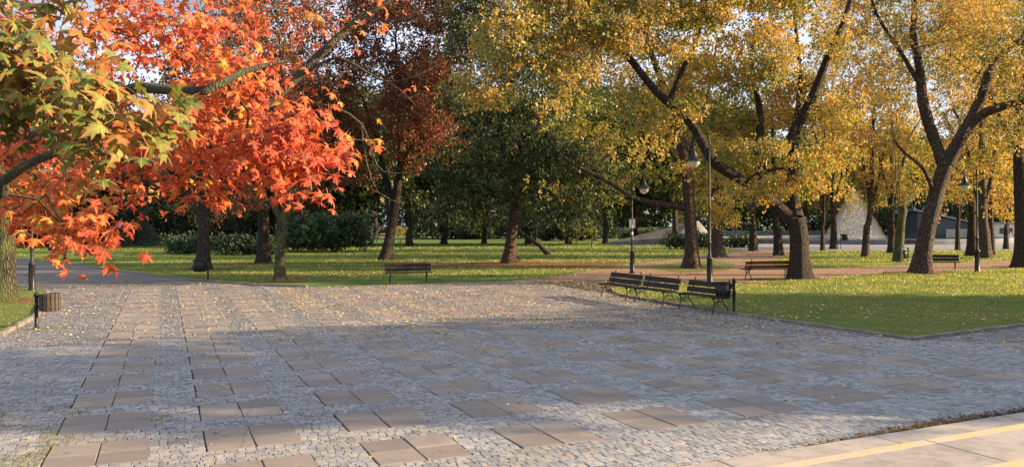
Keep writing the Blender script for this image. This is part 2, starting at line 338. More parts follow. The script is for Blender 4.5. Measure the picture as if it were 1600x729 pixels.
# near right lawn, raised behind its kerb
LAWN = [gp(*p) for p in ((1425, 531), (1300, 513), (1165, 494.5), (1060, 477), (965, 461), (950, 453), (1000, 447), (1180, 443.5), (1280, 436.5), (1380, 430.5), (1600, 421.5))] + [gp(1800, 412), Vector((40, 33, 0)), Vector((34, 28.5, 0)), gp(1600, 509)]
near_lawn = sheet('near_lawn', LAWN, .075, M['grass_near'])
LEFTL = [gp(*p) for p in ((62, 478), (57, 494), (0, 525))] + [Vector((-16, 14, 0)), Vector((-30, 12, 0)), Vector((-30, 34, 0)), gp(-60, 446), gp(30, 449), gp(70, 455)]
left_lawn = sheet('left_lawn', LEFTL, .075, M['grass_near'])

def kerb(name, pts, w_, h_, label, L=1.0, near=True):
    root = empty(name, pts[0]); tag(root, label, 'kerb')
    i = 0
    for a, b in zip(pts[:-1], pts[1:]):
        d = b-a; n = max(1, round(d.length/L)); rz = math.atan2(d.y, d.x)
        for k in range(n):
            p = a+d*((k+.5)/n); m = MB().box((0, 0, 0), (d.length/n-.012, w_, h_+.1), bevel=.012)
            o = m.build('kerb_stone', M['kerb'], root); o.location = (p.x-pts[0].x, p.y-pts[0].y, h_/2-.05+random.uniform(-.006, .006)); o.rotation_euler = (0, 0, rz+random.uniform(-.006, .006)); i += 1
    return root
kerb('lawn_kerb', [gp(1600, 511), gp(1425, 533)], .12, .10, 'stone kerb along the right hand side of the near lawn, lit path side')
kerb('lawn_kerb', [gp(1425, 533), gp(1165, 496), gp(1060, 478.5), gp(965, 462.5)], .12, .10, 'long stone kerb running from the lawn corner back behind the row of benches')
kerb('lawn_kerb', [gp(0, 527), gp(57, 496), gp(62, 479)], .14, .12, 'short stone kerb beside the wooden bin at the left lawn')
kerb('lawn_kerb', [gp(*p) for p in ((480, 449.5), (400, 447), (310, 439.5), (200, 426.5), (110, 413.5), (30, 406))], .15, .10, 'curved low kerb in front of the shaded left lawn', 1.6)
kerb('lawn_kerb', [gp(*p) for p in ((1180, 442.3), (1000, 439.8), (900, 439.3), (800, 440.3))], .15, .06, 'straight kerb between the paved square and the earth path', 1.6)

# ------------------------------------------------------------------ paving: slabs and setts
def inpoly(x, y, poly):
    c = np.zeros(np.shape(x), bool); n = len(poly)
    for i in range(n):
        x1, y1 = poly[i][0], poly[i][1]; x2, y2 = poly[i-1][0], poly[i-1][1]
        if y1 == y2: continue
        k = ((y1 > y) != (y2 > y)) & (x < (x2-x1)*(y-y1)/(y2-y1)+x1); c ^= k
    return c
START = [7.76, 7.85, 6.62, 8.13, 8.28, 8.36, 8.46, 8.62, 8.70]
STEP = [1.515, 1.51, 1.49, 1.52, 1.53, 1.53, 1.52, 1.53, 1.52]
patches = []
for i in range(9):
    X = -1.15+1.565*i; Y = START[i]; j = 0
    while Y < 35.5:
        patches.append((X, Y, i, j)); Y += STEP[i]; j += 1
slab_cells = []
for X, Y, i, j in patches:
    for a in range(2):
        for b_ in range(2): slab_cells.append((X+a*.5+.25, Y+b_*.5+.25))
def far_slab_cells():
    out = []
    for a in range(8):
        for b_ in range(3): out.append((15.42+a*.5, 10.2+b_*.5))
    return out
slab_cells += far_slab_cells()
slab_cells.sort(key=lambda c: g2w(*c).length)
STEPS_EDGE = None
sa, sb = gp(1095, 729), gp(1600, 648)                # foot of the steps
sdir = (sb-sa).normalized(); snor = Vector((-sdir.y, sdir.x, 0))
def off_steps(x, y, m=0.0): return (x-sa.x)*snor.x+(y-sa.y)*snor.y > m
slab_meshes = []
for k in range(6):
    m = MB(); m.box((0, 0, -.03), (.494, .494, .07), bevel=.006); sm_ = m.mesh('slab', M['slab']); slab_meshes.append(sm_)
    for c_ in range(4):
        dx_, dy_ = random.uniform(-.004, .004), random.uniform(-.004, .004)
        if random.random() < .25: dx_ *= 4; dy_ *= 4
        for q_ in (8+c_, 12+c_): v_ = sm_.vertices[q_].co; f_ = -1 if v_.x > 0 else 1; g_ = -1 if v_.y > 0 else 1; v_.x += f_*abs(dx_); v_.y += g_*abs(dy_)
SZ = .030
rest = MB(); nslab = 0
for (X, Y) in slab_cells:
    p = g2w(X, Y)
    if not off_steps(p.x, p.y, .55) or p.y < 6.0 or abs(p.x) > p.y*.82+1.2: continue
    if inpoly(p.x, p.y, LAWN) or not inpoly(p.x, p.y, PLAZA): continue
    z = SZ-.005+random.uniform(-.0035, .002); tilt = (random.gauss(0, .006), random.gauss(0, .006))
    if nslab < 296:
        o = link(bpy.data.objects.new('slab', slab_meshes[nslab % 6]), plaza); o.location = (p.x, p.y, z-.0); o.rotation_euler = (tilt[0], tilt[1], YAW+random.choice((0, math.pi/2, math.pi, -math.pi/2))+random.uniform(-.007, .007))
    else: rest.box((p.x, p.y, z-.03), (.494, .494, .07), rz=YAW, rx=tilt[0], ry=tilt[1], bevel=.006)
    nslab += 1
tag(rest.build('far_slabs', M['slab'], plaza), kind='stuff')

# setts: rows of uneven stones filling the strips between the slab patches
def sett_cells():
    out = []
    def block(X0, X1, Y0, Y1, along, rowh=.098, wav=.0):
        # along 'X': stones run in rows parallel to X
        n = max(1, round((Y1-Y0)/rowh if along == 'X' else (X1-X0)/rowh)); 
        h = (Y1-Y0)/n if along == 'X' else (X1-X0)/n; L = (X1-X0) if along == 'X' else (Y1-Y0)
        for r_ in range(n):
            c = 0.0 + random.uniform(-.04, 0)
            while c < L-.03:
                wd = random.uniform(.07, .125) if h > .06 else .09
                if c+wd > L-.04: wd = L-c
                mid = c+wd/2
                jx = random.uniform(-.006, .006)
                if along == 'X': out.append((X0+mid, Y0+(r_+.5)*h+wav*math.sin((X0+mid)*1.3)+jx, wd-.010, h-.011, 0))
                else: out.append((X0+(r_+.5)*h+wav*math.sin((Y0+mid)*1.1)+jx, Y0+mid, h-.011, wd-.010, 0))
                c += wd
    for i in range(9):
        X = -1.15+1.565*i; ps = [p for p in patches if p[2] == i]
        for (a, b_) in zip(ps[:-1], ps[1:]): block(X-.01, X+1.01, a[1]+1.0, b_[1], 'X', .083 if i % 2 else .10)
        yl = ps[-1][1]+1.0
        block(X-.01, X+1.01, yl, 38, 'X', .11)
        if i < 8: block(X+1.01, X+1.555, 5.5, 38, 'X', .085, .015)
    block(-22, -1.16, 6, 40, 'X', .088, .08)
    block(-1.15+1.565*8+1.0, 15.15, 5.8, 13.5, 'Y', .1, .05)
    block(-1.15+1.565*8+1.0, 14.3, 13.5, 36, 'Y', .1, .05)
    block(15.16, 26, 5.8, 9.93, 'X', .088, .02); block(15.16, 26, 11.46, 15.5, 'X', .088, .02); block(19.2, 26, 9.93, 11.46, 'X', .088, .02)
    for i in range(9):
        X = -1.15+1.565*i; block(X-.01, X+1.01, 4.0, START[i], 'X', .11)
    return np.array(out)
cells = sett_cells()
wx = cY*cells[:, 0]-sY*cells[:, 1]; wy = sY*cells[:, 0]+cY*cells[:, 1]
dist = np.hypot(wx, wy)
keep = (wy > 6.2) & (np.abs(wx) < wy*.76+.9) & (((wx-sa.x)*snor.x+(wy-sa.y)*snor.y) > .06) & (wy < 37)
keep &= ~inpoly(wx, wy, LAWN) & inpoly(wx, wy, PLAZA) & ~inpoly(wx, wy, LEFTL)
cells, wx, wy, dist = cells[keep], wx[keep], wy[keep], dist[keep]
o_ = np.argsort(dist); cells, wx, wy, dist = cells[o_], wx[o_], wy[o_], dist[o_]
n = len(cells)
# worn stones: an irregular outline (6 corners), shoulders sloping down to the joint, a slightly domed top
def sett_geom(cx, cy, w_, d_, seedarr):
    n = len(cx)
    base = np.array([(-1, -1), (0, -1.0), (1, -1), (1, 1), (0, 1.0), (-1, 1)], float)*.5
    J = rng.uniform(-.008, .008, (n, 6, 2)); J[:, [1, 4], 0] += rng.uniform(-.022, .022, (n, 2))
    B = base[None]*np.stack([w_, d_], 1)[:, None, :]
    bot = B*1.05+J*.6; top = B*.955+J
    hz = SZ+rng.normal(-.002, .0016, n)
    tx, ty = rng.normal(0, .014, n), rng.normal(0, .014, n)
    def lift(P, z): return np.concatenate([P, (z+P[..., 0]*tx[:, None]+P[..., 1]*ty[:, None])[..., None]], 2)
    Vb = np.concatenate([bot, np.zeros((n, 6, 1))-.0], 2); Vm = lift(bot*1.0, (hz-.004)[:, None]); Vt = lift(top, hz[:, None])
    V = np.concatenate([Vb, Vm, Vt], 1)                      # 18 verts
    a = YAW+rng.normal(0, .03, n); ca, sa_ = np.cos(a)[:, None], np.sin(a)[:, None]
    x = V[..., 0]*ca-V[..., 1]*sa_+cx[:, None]; y = V[..., 0]*sa_+V[..., 1]*ca+cy[:, None]
    return np.stack([x, y, V[..., 2]], 2)
V = sett_geom(wx, wy, cells[:, 2], cells[:, 3], None)
qf = [(k, (k+1) % 6, 6+(k+1) % 6, 6+k) for k in range(6)]+[(6+k, 6+(k+1) % 6, 12+(k+1) % 6, 12+k) for k in range(6)]+[(12, 13, 16, 17), (13, 14, 15, 16)]
qf = np.array(qf)
NS = 298
for k in range(NS):
    c = Vector((float(wx[k]), float(wy[k]), 0)); vv = V[k]-np.array([c.x, c.y, 0])
    o = link(bpy.data.objects.new('sett', np_mesh('sett', vv, qf, M['sett'])), plaza); o.location = c
far = dist > 13.5
m_ = np.arange(n) >= NS
qn = m_ & ~far; ids = np.where(qn)[0]
F = (qf[None]+(np.arange(len(ids))*18)[:, None, None]).reshape(-1, 4)
tag(link(bpy.data.objects.new('setts', np_mesh('setts', V[ids].reshape(-1, 3), F, M['sett'])), plaza), kind='stuff')
vfar = dist > 19
ids = np.where(m_ & far & ~vfar)[0]; q2 = qf[6:]-6
F1 = (q2[None]+(np.arange(len(ids))*12)[:, None, None]).reshape(-1, 4); V1 = V[ids][:, 6:].reshape(-1, 3)
ids = np.where(m_ & vfar)[0]; q3 = qf[12:]-12
F2 = (q3[None]+(np.arange(len(ids))*6)[:, None, None]).reshape(-1, 4)+len(V1)
tag(link(bpy.data.objects.new('far_setts', np_mesh('far_setts', np.concatenate([V1, V[ids][:, 12:].reshape(-1, 3)]), np.concatenate([F1, F2]), M['sett'])), plaza), kind='stuff')

# ------------------------------------------------------------------ steps at the lower right
def P3(base, a, b, z): q = base+sdir*a+snor*b; return Vector((q.x, q.y, z))
steps = empty('stone_steps', sa); tag(steps, 'pale concrete steps with yellow painted nosings at the lower right corner', 'steps')
def step_box(name, b0, b1, z0, z1, mat, a0=-2, a1=9, n=1, gap=.012, bev=.008):
    for k in range(n):
        L = (a1-a0)/n; a = a0+L*(k+.5); m = MB().box((0, 0, 0), (L-gap, b1-b0-gap*.5, z1-z0), bevel=bev)
        q = P3(Vector((0, 0, 0)), a, (b0+b1)/2, (z0+z1)/2+random.uniform(-.002, .002)); o = m.build(name, mat, steps); o.location = q; o.rotation_euler = (0, 0, math.atan2(sdir.y, sdir.x))
# visible geometry is derived from pixels: strip at ground, first nosing at z=.15, second at .30
n1 = (gp(1430, 688, .15)-sa).dot(snor); n2 = (gp(1572, 720, .30)-sa).dot(snor)
step_box('foot_slab', n1-.02, -.0, -.1, .045, M['concrete'], n=5)
step_box('tread', n2+.03, n1, -.1, .15, M['concrete'], n=5)
step_box('tread', n2-1.2, n2, -.1, .30, M['concrete'], n=5)
step_box('painted_nosing', n1-.16, n1-.015, .151, .1545, M['yellow'], n=5, gap=.02, bev=.001)
step_box('painted_nosing', n2-.16, n2-.015, .301, .3045, M['yellow'], n=5, gap=.02, bev=.001)

# ------------------------------------------------------------------ leaf and branch machinery
def unit(a): return a/np.maximum(np.linalg.norm(a, axis=-1, keepdims=True), 1e-9)
def leaf_quads(P, D, N, L, W):
    S = unit(np.cross(D, N)); L = L[:, None]; W = W[:, None]; N2 = unit(np.cross(S, D))
    V = np.stack([P, P+D*L*.45+S*W+N2*W*.35, P+D*L, P+D*L*.45-S*W+N2*W*.35], 1)
    return V.reshape(-1, 3), np.arange(len(P)*4).reshape(-1, 4)
def tube_edges(A, B, ra, rb, k):
    """prisms A->B as numpy arrays"""
    d = unit(B-A); h = np.where(np.abs(d[:, 2:3]) > .9, np.array([[1., 0, 0]]), np.array([[0, 0, 1.]])); u = unit(np.cross(d, h)); v = np.cross(d, u)
    an = np.arange(k)*2*np.pi/k; ring = u[:, None]*np.cos(an)[None, :, None]+v[:, None]*np.sin(an)[None, :, None]
    V = np.concatenate([A[:, None]+ring*ra[:, None, None], B[:, None]+ring*rb[:, None, None]], 1).reshape(-1, 3)
    q = np.array([(i, (i+1) % k, k+(i+1) % k, k+i) for i in range(k)])
    return V, (q[None]+(np.arange(len(A))*2*k)[:, None, None]).reshape(-1, 4)

class Tree:
    def __init__(s, base):
        s.base = np.array(base, float); s.pos = []; s.par = []; s.rad = []; s.fixed = []; s.paths = []
    def path(s, pts, start=None):
        """hand-placed limb: list of (x,y,z,r); start = index of node it grows from"""
        pts = [(np.array(p[:3], float), p[3]) for p in pts]
        # resample with a spline
        P = np.array([p for p, r in pts]); Rr = np.array([r for p, r in pts]); out = []; rr = []
        m = len(P)
        for i in range(m-1):
            p0, p1, p2, p3 = P[max(i-1, 0)], P[i], P[i+1], P[min(i+2, m-1)]; L = np.linalg.norm(p2-p1); k = max(2, int(L/.45))
            k = min(k, 14)
            for j in range(k):
                t = j/k; q = .5*((2*p1)+(-p0+p2)*t+(2*p0-5*p1+4*p2-p3)*t*t+(-p0+3*p1-3*p2+p3)*t**3)
                out.append(q); rr.append(Rr[i]*(1-t)+Rr[i+1]*t)
        out.append(P[-1]); rr.append(Rr[-1])
        if len(s.paths):
            ph = rng.uniform(0, 6.28, 3); out = [q+np.array([math.sin(k*.9+ph[0]), math.sin(k*1.1+ph[1]), math.sin(k*.8+ph[2])])*min(.13, rr[k]*.45)*(min(k, 3)/3) for k, q in enumerate(out)]
        first = len(s.pos)
        for k, (q, r) in enumerate(zip(out, rr)):
            s.pos.append(q); s.par.append(start if k == 0 and start is not None else (-1 if k == 0 else len(s.pos)-2)); s.rad.append(r); s.fixed.append(True)
        s.paths.append((out, rr)); return first, len(s.pos)-1
    def nearest(s, p): 
        A = np.array(s.pos); return int(np.argmin(((A-np.array(p[:3]))**2).sum(1)))
    def grow(s, targets, seg=.6, wob=.12, droop=0.0, rise=.25, step=1):
        A = list(s.pos); arr = np.array(A); d0 = np.array([((arr-t)**2).sum(1).min() for t in targets]); order = np.argsort(d0); ends = np.full(len(targets), -1)
        cap = len(arr)+len(targets)*14; buf = np.empty((cap, 3)); buf[:len(arr)] = arr; cnt = len(arr)
        for ti in order:
            t = targets[ti]; d = ((buf[:cnt]-t)**2).sum(1); 
            # prefer attaching to wood that lies lower and nearer the stem
            pen = d*(1+.9*np.maximum(0, (buf[:cnt, 2]-t[2]))/np.sqrt(d+.05)); i = int(np.argmin(pen)); a = buf[i]; L = math.sqrt(d[i])
            k = min(12, max(1, int(L/seg))); prev = i
            side = rng.normal(0, 1, 3)*wob*L
            for j in range(1, k+1):
                f = j/k; q = a*(1-f)+t*f+side*math.sin(math.pi*f)*.6+rng.normal(0, .05*wob*8*min(L, 1.5)/k, 3)*(f < 1)+np.array([0, 0, rise*L*.35*math.sin(math.pi*f)])
                s.pos.append(q); s.par.append(prev); s.rad.append(0); s.fixed.append(False); buf[cnt] = q; prev = cnt; cnt += 1
            ends[ti] = prev
        return ends
    def radii(s, tip=.006, ex=2.3, cap=.8):
        n = len(s.pos); acc = np.zeros(n); r = np.array(s.rad, float)
        for i in range(n-1, -1, -1):
            if not s.fixed[i]:
                r[i] = max(tip, acc[i]**(1/ex)) if acc[i] > 0 else tip
            p = s.par[i]
            if p >= 0 and not s.fixed[i]: acc[p] += r[i]**ex
        for i in range(n):                                   # a child is never thicker than its parent
            p = s.par[i]
            if p >= 0 and not s.fixed[i]: r[i] = min(r[i], r[p]*.92)
        s.r = r
    def wood(s, root, mat, trunk_n=14, ridges=True, flare=1.0):
        """trunk (first path), limbs (other paths) as parts; thin boughs joined as one part"""
        for k, (pts, rr) in enumerate(s.paths):
            n = trunk_n if k == 0 else 9; P = np.array(pts); rr = np.array(rr, float)*(.82 if k == 0 else .95)
            tang = np.gradient(P, axis=0); tang = unit(tang); ref = np.array([1., .3, .1]); V = []
            ph = rng.uniform(0, 6.28, 4)
            for i in range(len(P)):
                t = tang[i]; u = np.cross(t, ref); u /= np.linalg.norm(u); v = np.cross(t, u); an = np.arange(n)*2*np.pi/n
                r = rr[i]*(1+.05*np.sin(3*an+ph[0]+i*.15)+.035*np.sin(5*an+ph[1]-i*.3)+rng.normal(0, .018, n))
                if k == 0 and flare:
                    z = P[i][2]-s.base[2]; f = math.exp(-max(z, 0)/(rr[0]*.9)); r = r*(1+flare*f*(.38+.30*np.maximum(0, np.sin(an*3+ph[2]))+.2*np.maximum(0, np.sin(an*5+ph[3]))))
                V.append(P[i]+(u*np.cos(an)[:, None]+v*np.sin(an)[:, None])*r[:, None])
            V = np.array(V)-s.base; m = len(P); q = [(i*n+j, i*n+(j+1) % n, (i+1)*n+(j+1) % n, (i+1)*n+j) for i in range(m-1) for j in range(n)]
            me = np_mesh('trunk' if k == 0 else 'limb', V.reshape(-1, 3), q, mat, True); link(bpy.data.objects.new('trunk' if k == 0 else 'limb', me), root)
        P = np.array(s.pos)-s.base; par = np.array(s.par); fx = np.array(s.fixed); ids = np.where((par >= 0) & ~fx)[0]
        if len(ids):
            r = s.r; big = ids[r[ids] > .02]; small = ids[r[ids] <= .02]; Vs = []; Fs = []; b = 0
            for sel, k in ((big, 6), (small, 3)):
                if len(sel):
                    V, F = tube_edges(P[par[sel]], P[sel], np.minimum(r[par[sel]], r[sel]*1.35), r[sel], k); Vs.append(V); Fs.append(F+b); b += len(V)
            me = np_mesh('boughs', np.concatenate(Vs), np.concatenate(Fs), mat, True); o = link(bpy.data.objects.new('boughs', me), root); o['kind'] = 'stuff'

def crown_sprays(blobs, per_m2=1.4, gap=.38, nscale=.5):
    """spray centres in the outer shells of leafy blobs (x,y,z,rx,ry,rz[,density]); noise punches gaps"""
    out = []
    from mathutils import noise as mn
    for bl in blobs:
        x, y, z, a, b, c = bl[:6]; den = bl[6] if len(bl) > 6 else 1
        area = 4*math.pi*((a*b)**1.6/3+(a*c)**1.6/3+(b*c)**1.6/3)**(1/1.6); n = int(area*per_m2*den)
        for _ in range(n):
            d = unit(rng.normal(0, 1, 3)); r = rng.uniform(.25, 1)**.45*rng.uniform(.85, 1.1); p = np.array([x+d[0]*a*r, y+d[1]*b*r, z+d[2]*c*r])
            if mn.noise(Vector(p*nscale)) < -gap*.9+.0 : continue
            out.append(p)
    return np.array(out)
def crown_leaves(sprays, base, per, size, spread=.55, droop=.5, bunch=7, outc=None, flat=.5):
    """each spray: several bunches of leaflets hanging from a twig end"""
    n = len(sprays); nb = max(1, per//bunch)
    ctr = np.repeat(sprays, nb, 0)+rng.normal(0, 1, (n*nb, 3))*np.array([spread, spread, spread*flat])
    m = len(ctr); bd = unit(rng.normal(0, 1, (m, 3))+np.array([0, 0, -droop]))
    P = np.repeat(ctr, bunch, 0)+rng.normal(0, size*.55, (m*bunch, 3)); D = unit(np.repeat(bd, bunch, 0)+rng.normal(0, .7, (m*bunch, 3))+np.array([0, 0, -droop*.6]))
    N = unit(rng.normal(0, .75, (m*bunch, 3))+np.array([.35, -.1, .7])); k = m*bunch
    L = size*rng.uniform(.65, 1.25, k); return leaf_quads(P-base, D, N, L, L*rng.uniform(.26, .38, k))
def make_crown(root, sprays, base, mat, per, size, name='crown', **kw):
    V, F = crown_leaves(sprays, np.array(base, float), per, size, **kw); o = link(bpy.data.objects.new(name, np_mesh(name, V, F, mat)), root); o['kind'] = 'stuff'; return o
def auto_blobs(c, rad, n, size=(.28, .42), seed=0, zb=-1):
    """sub-crowns inside an envelope ellipsoid"""
    r = np.random.default_rng(seed); out = []
    k = 0
    while len(out) < n and k < 2000:
        k += 1; d = unit(r.normal(0, 1, 3)); q = r.uniform(0, 1)**.4*.78
        if d[2]*q < zb: continue
        s = r.uniform(*size)*min(rad[0], rad[2]); out.append((c[0]+d[0]*q*rad[0], c[1]+d[1]*q*rad[1], c[2]+d[2]*q*rad[2], s*1.15, s*1.15, s*.8))
    return out
def pxblobs(lst):
    """(px, py, distance, radius in photo pixels[, depth ratio[, density]]) -> world ellipsoids"""
    out = []
    for t in lst:
        u, v, y, r = t[:4]; p = at(u, v, y); R_ = r/FPX*y; dr = t[4] if len(t) > 4 else 1.0; de = t[5] if len(t) > 5 else 1
        out.append((p.x, p.y, p.z, R_, R_*dr, R_*.85, de))
    return out
def build_tree(name, label, base, paths, blobs, leaf, bark, per_m2=1.4, per=45, size=.16, group=None, spread=.55, droop=.5, gap=.38, flare=1.0, second=None, flat=.5, cat='tree', tip=.006, nscale=.5):
    base = np.array(base, float); T = Tree(base)
    for k, p in enumerate(paths):
        st = None if k == 0 else T.nearest(p[0]); T.path(p, st)
    root = empty(name, Vector(base)); tag(root, label, cat, group)
    T.grow([np.array(b[:3]) for b in blobs], seg=1.0, wob=.10)
    S = crown_sprays(blobs, per_m2, gap, nscale); T.grow(S, seg=.7, wob=.08); T.radii(tip); T.wood(root, M[bark], flare=flare)
    if second:
        k = rng.uniform(0, 1, len(S)) < second[1]; make_crown(root, S[~k], base, M[leaf], per, size, spread=spread, droop=droop, flat=flat); make_crown(root, S[k], base, M[second[0]], per, size, spread=spread, droop=droop, flat=flat)
    else: make_crown(root, S, base, M[leaf], per, size, spread=spread, droop=droop, flat=flat)
    return root
def pth(depth, *pts):
    """limb through photo pixels: (px,py,radius m[,distance])"""
    return [(*at(p[0], p[1], p[3] if len(p) > 3 else depth), p[2]) for p in pts]

# ------------------------------------------------------------------ the trees one can tell apart
b1 = gp(1250, 437)
build_tree('gold_ash_tree', 'huge gold leaved tree with thick forked trunk and one great limb leaning left', b1,
  [[(b1.x, b1.y, -.15, .56), (*at(1249, 400, b1.y), .50), (*at(1248, 370, b1.y), .48), (*at(1244, 340, b1.y), .48)],
   pth(b1.y, (1240, 345, .36), (1205, 315, .30), (1165, 288, .26), (1120, 252, .235, b1.y-.5), (1088, 205, .21, b1.y-1), (1040, 155, .185, b1.y-1.2), (1000, 110, .16, b1.y-1.5), (955, 75, .17, b1.y-2), (900, 60, .10, b1.y-2.5), (840, 70, .05, b1.y-3)),
   pth(b1.y, (1205, 315, .30), (1188, 280, .27, b1.y+.5), (1182, 235, .22, b1.y+1), (1192, 190, .16, b1.y+1), (1175, 120, .11, b1.y+1.5), (1180, 40, .05)),
   pth(b1.y, (1243, 342, .40), (1240, 300, .33, b1.y+.4), (1236, 235, .30, b1.y+.6), (1262, 165, .22, b1.y+.3), (1285, 110, .18), (1312, 50, .14), (1330, -10, .10), (1350, -90, .05)),
   pth(b1.y, (1236, 235, .16), (1250, 120, .11, b1.y+1), (1240, 20, .08, b1.y+1.5), (1235, -70, .04)),
   pth(b1.y-1.2, (1045, 160, .13), (1075, 90, .10), (1100, 20, .07), (1110, -60, .04)),
   pth(b1.y, (1165, 288, .13), (1190, 268, .09, b1.y-1.5), (1225, 262, .05, b1.y-2.5))],
  pxblobs([(1195, 285, 34.5, 34, 1.2, .8), (1290, 300, 34, 28, 1, .8), (1250, 290, 33.5, 22, 1.2, .9), (1262, 250, 34, 30, 1.2, .6), (1305, 240, 35, 30, 1, .7), (1215, 245, 34, 22, 1, .6), (1150, 190, 38.5, 48, 1.0), (1100, 120, 38, 55, 1.0), (1180, 90, 35, 65, 1.2), (1040, 50, 34, 58, 1.0, 1.0), (960, 30, 33, 66, 1.2, 1.1), (890, 100, 32.5, 50, 1.2, .8),
   (880, 20, 32.5, 66, 1.2), (800, 60, 32, 60, 1.2, .9), (760, 130, 32, 46, 1.2, .7), (820, -60, 33, 70), (960, -60, 33, 80), (1110, -20, 34, 80), (1210, -10, 36, 70), (1120, 240, 34.5, 20, 1, .8), (1070, 165, 34, 22, 1, .7), (1185, 240, 34.5, 24, 1, .7), (1250, 160, 37.5, 52), (1290, 60, 36, 46, 1, .5), (1020, 205, 36, 40, 1, .5), (985, 160, 35, 36, 1, .4), (1065, 262, 35.5, 26, 1, .6), (1000, 235, 34, 26, 1, .5), (1150, 250, 37, 36, 1, .8), (1040, -120, 34, 80), (1210, -110, 36, 80), (1330, -60, 37, 60, 1, .5), (870, 165, 32.5, 32, 1, .5), (1300, 180, 36, 36, 1, .6)]),
  'leaf_gold', 'bark_dark', per_m2=2.5, per=80, size=.148, second=('leaf_yellowgreen', .32), group='large autumn trees round the square', spread=.36, gap=.22, nscale=.75)
b2 = gp(1081, 419)
build_tree('leaning_limb_tree', 'tall tree between the centre lamp posts with a long low limb reaching left', b2,
  [[(b2.x, b2.y, -.15, .50), (*at(1081, 380, b2.y), .42), (*at(1077, 320, b2.y), .40), (*at(1072, 260, b2.y), .38), (*at(1058, 200, b2.y), .30), (*at(1035, 130, b2.y), .24), (*at(1010, 60, b2.y), .17), (*at(990, -20, b2.y), .09)],
   pth(b2.y, (1076, 326, .19), (1045, 322, .165), (1005, 312, .14), (960, 292, .11, b2.y-1), (920, 268, .085, b2.y-1.5), (870, 235, .07, b2.y-2), (845, 190, .05, b2.y-2), (830, 165, .03, b2.y-2)),
   pth(b2.y, (920, 268, .06, b2.y-1.5), (960, 235, .05), (1000, 205, .04)),
   pth(b2.y, (1073, 262, .16), (1090, 200, .12), (1110, 130, .08), (1120, 60, .05)),
   pth(b2.y, (1074, 290, .12), (1055, 250, .10, b2.y+1), (1030, 215, .07, b2.y+1.5))],
  pxblobs([(1010, 150, 46, 50), (950, 100, 46, 52), (1070, 120, 47, 45), (1010, 50, 46, 60), (920, 30, 46, 55), (950, 215, 44.5, 34, 1, .6), (900, 200, 44, 34, 1, .5), (1020, 265, 45, 22, 1, .7), (985, 275, 44, 16, 1, .6), (1110, 290, 47, 30, 1, .9), (1130, 330, 48, 26, 1, .9), (1095, 235, 48, 38), (1140, 240, 49, 34), (1000, -50, 47, 80), (1100, -20, 48, 70), (860, 290, 44, 26, 1, .25)]),
  'leaf_yellowgreen', 'bark', per_m2=1.7, per=62, size=.165, second=('leaf_gold', .4), group='large autumn trees round the square')
b3 = gp(1441, 429)
build_tree('forked_lawn_tree', 'thick trunk leaning right and forking into two big limbs beside a black bench', b3,
  [[(b3.x, b3.y, -.15, .54), (*at(1443, 395, b3.y), .47), (*at(1452, 345, b3.y), .44), (*at(1465, 295, b3.y), .43), (*at(1479, 255, b3.y), .43)],
   pth(b3.y, (1477, 265, .34), (1462, 225, .27), (1448, 180, .27), (1437, 120, .22), (1430, 60, .18), (1426, -10, .13), (1420, -90, .06)),
   pth(b3.y, (1480, 258, .37), (1503, 215, .30), (1522, 175, .26), (1545, 120, .22), (1575, 75, .17), (1610, 45, .12), (1650, 10, .06)),
   pth(b3.y, (1512, 200, .27), (1545, 175, .24, b3.y-.5), (1580, 160, .19, b3.y-1), (1630, 150, .12, b3.y-1.5), (1700, 120, .06, b3.y-2)),
   pth(b3.y, (1440, 135, .12), (1405, 80, .10), (1370, 20, .07), (1350, -40, .04)),
   pth(b3.y, (1460, 300, .12), (1440, 262, .09, b3.y-1), (1415, 240, .07, b3.y-1.5), (1395, 215, .04, b3.y-1.5))],
  pxblobs([(1450, 90, 44, 60, 1, .5), (1520, 130, 44, 60, 1, .5), (1480, 10, 45, 80, 1, .5), (1500, 200, 46, 40, 1, .5), (1410, 130, 45, 50, 1, .45), (1430, 20, 39, 70, 1, .7), (1360, 60, 39, 60, 1, .6), (1500, 60, 39, 60, 1, .55), (1370, 150, 38, 44, 1, .5), (1395, 215, 38, 30, 1, .5), (1590, 60, 38, 60, 1, .7), (1620, 190, 37, 50, 1, .8), (1560, 205, 40, 34, 1, .6), (1540, -30, 40, 80, 1, .8), (1400, -60, 40, 80, 1, .8), (1330, -20, 40, 50, 1, .5), (1480, 135, 40, 40, 1, .35), (1650, 120, 37, 60), (1600, 250, 38.5, 26, 1, .5)]),
  'leaf_olive', 'bark', per_m2=1.8, per=62, size=.15, second=('leaf_gold', .5), group='large autumn trees round the square', gap=.25)
b4 = gp(1596, 418)
build_tree('edge_tree', 'dark upright trunk at the right edge of the picture beside the earth path', b4,
  [[(b4.x, b4.y, -.15, .52), (*at(1596, 380, b4.y), .42), (*at(1594, 300, b4.y), .36), (*at(1592, 200, b4.y), .30), (*at(1600, 90, b4.y), .2), (*at(1606, -20, b4.y), .1)],
   pth(b4.y, (1593, 235, .16), (1560, 180, .12), (1530, 110, .08)), pth(b4.y, (1593, 250, .15), (1630, 200, .12), (1670, 120, .06))],
  pxblobs([(1560, 250, 47, 34), (1590, 320, 47, 22, 1, .8), (1600, 200, 47, 50), (1570, 130, 48, 50), (1640, 120, 47, 60), (1530, 60, 48, 55, 1, .7), (1600, 20, 48, 75, 1, .8), (1520, 270, 49, 30, 1, .7), (1650, 270, 46, 45)]),
  'leaf_gold', 'bark_dark', per_m2=1.5, per=40, size=.20, second=('leaf_yellowgreen', .4), group='large autumn trees round the square')
b8 = gp(797, 411)
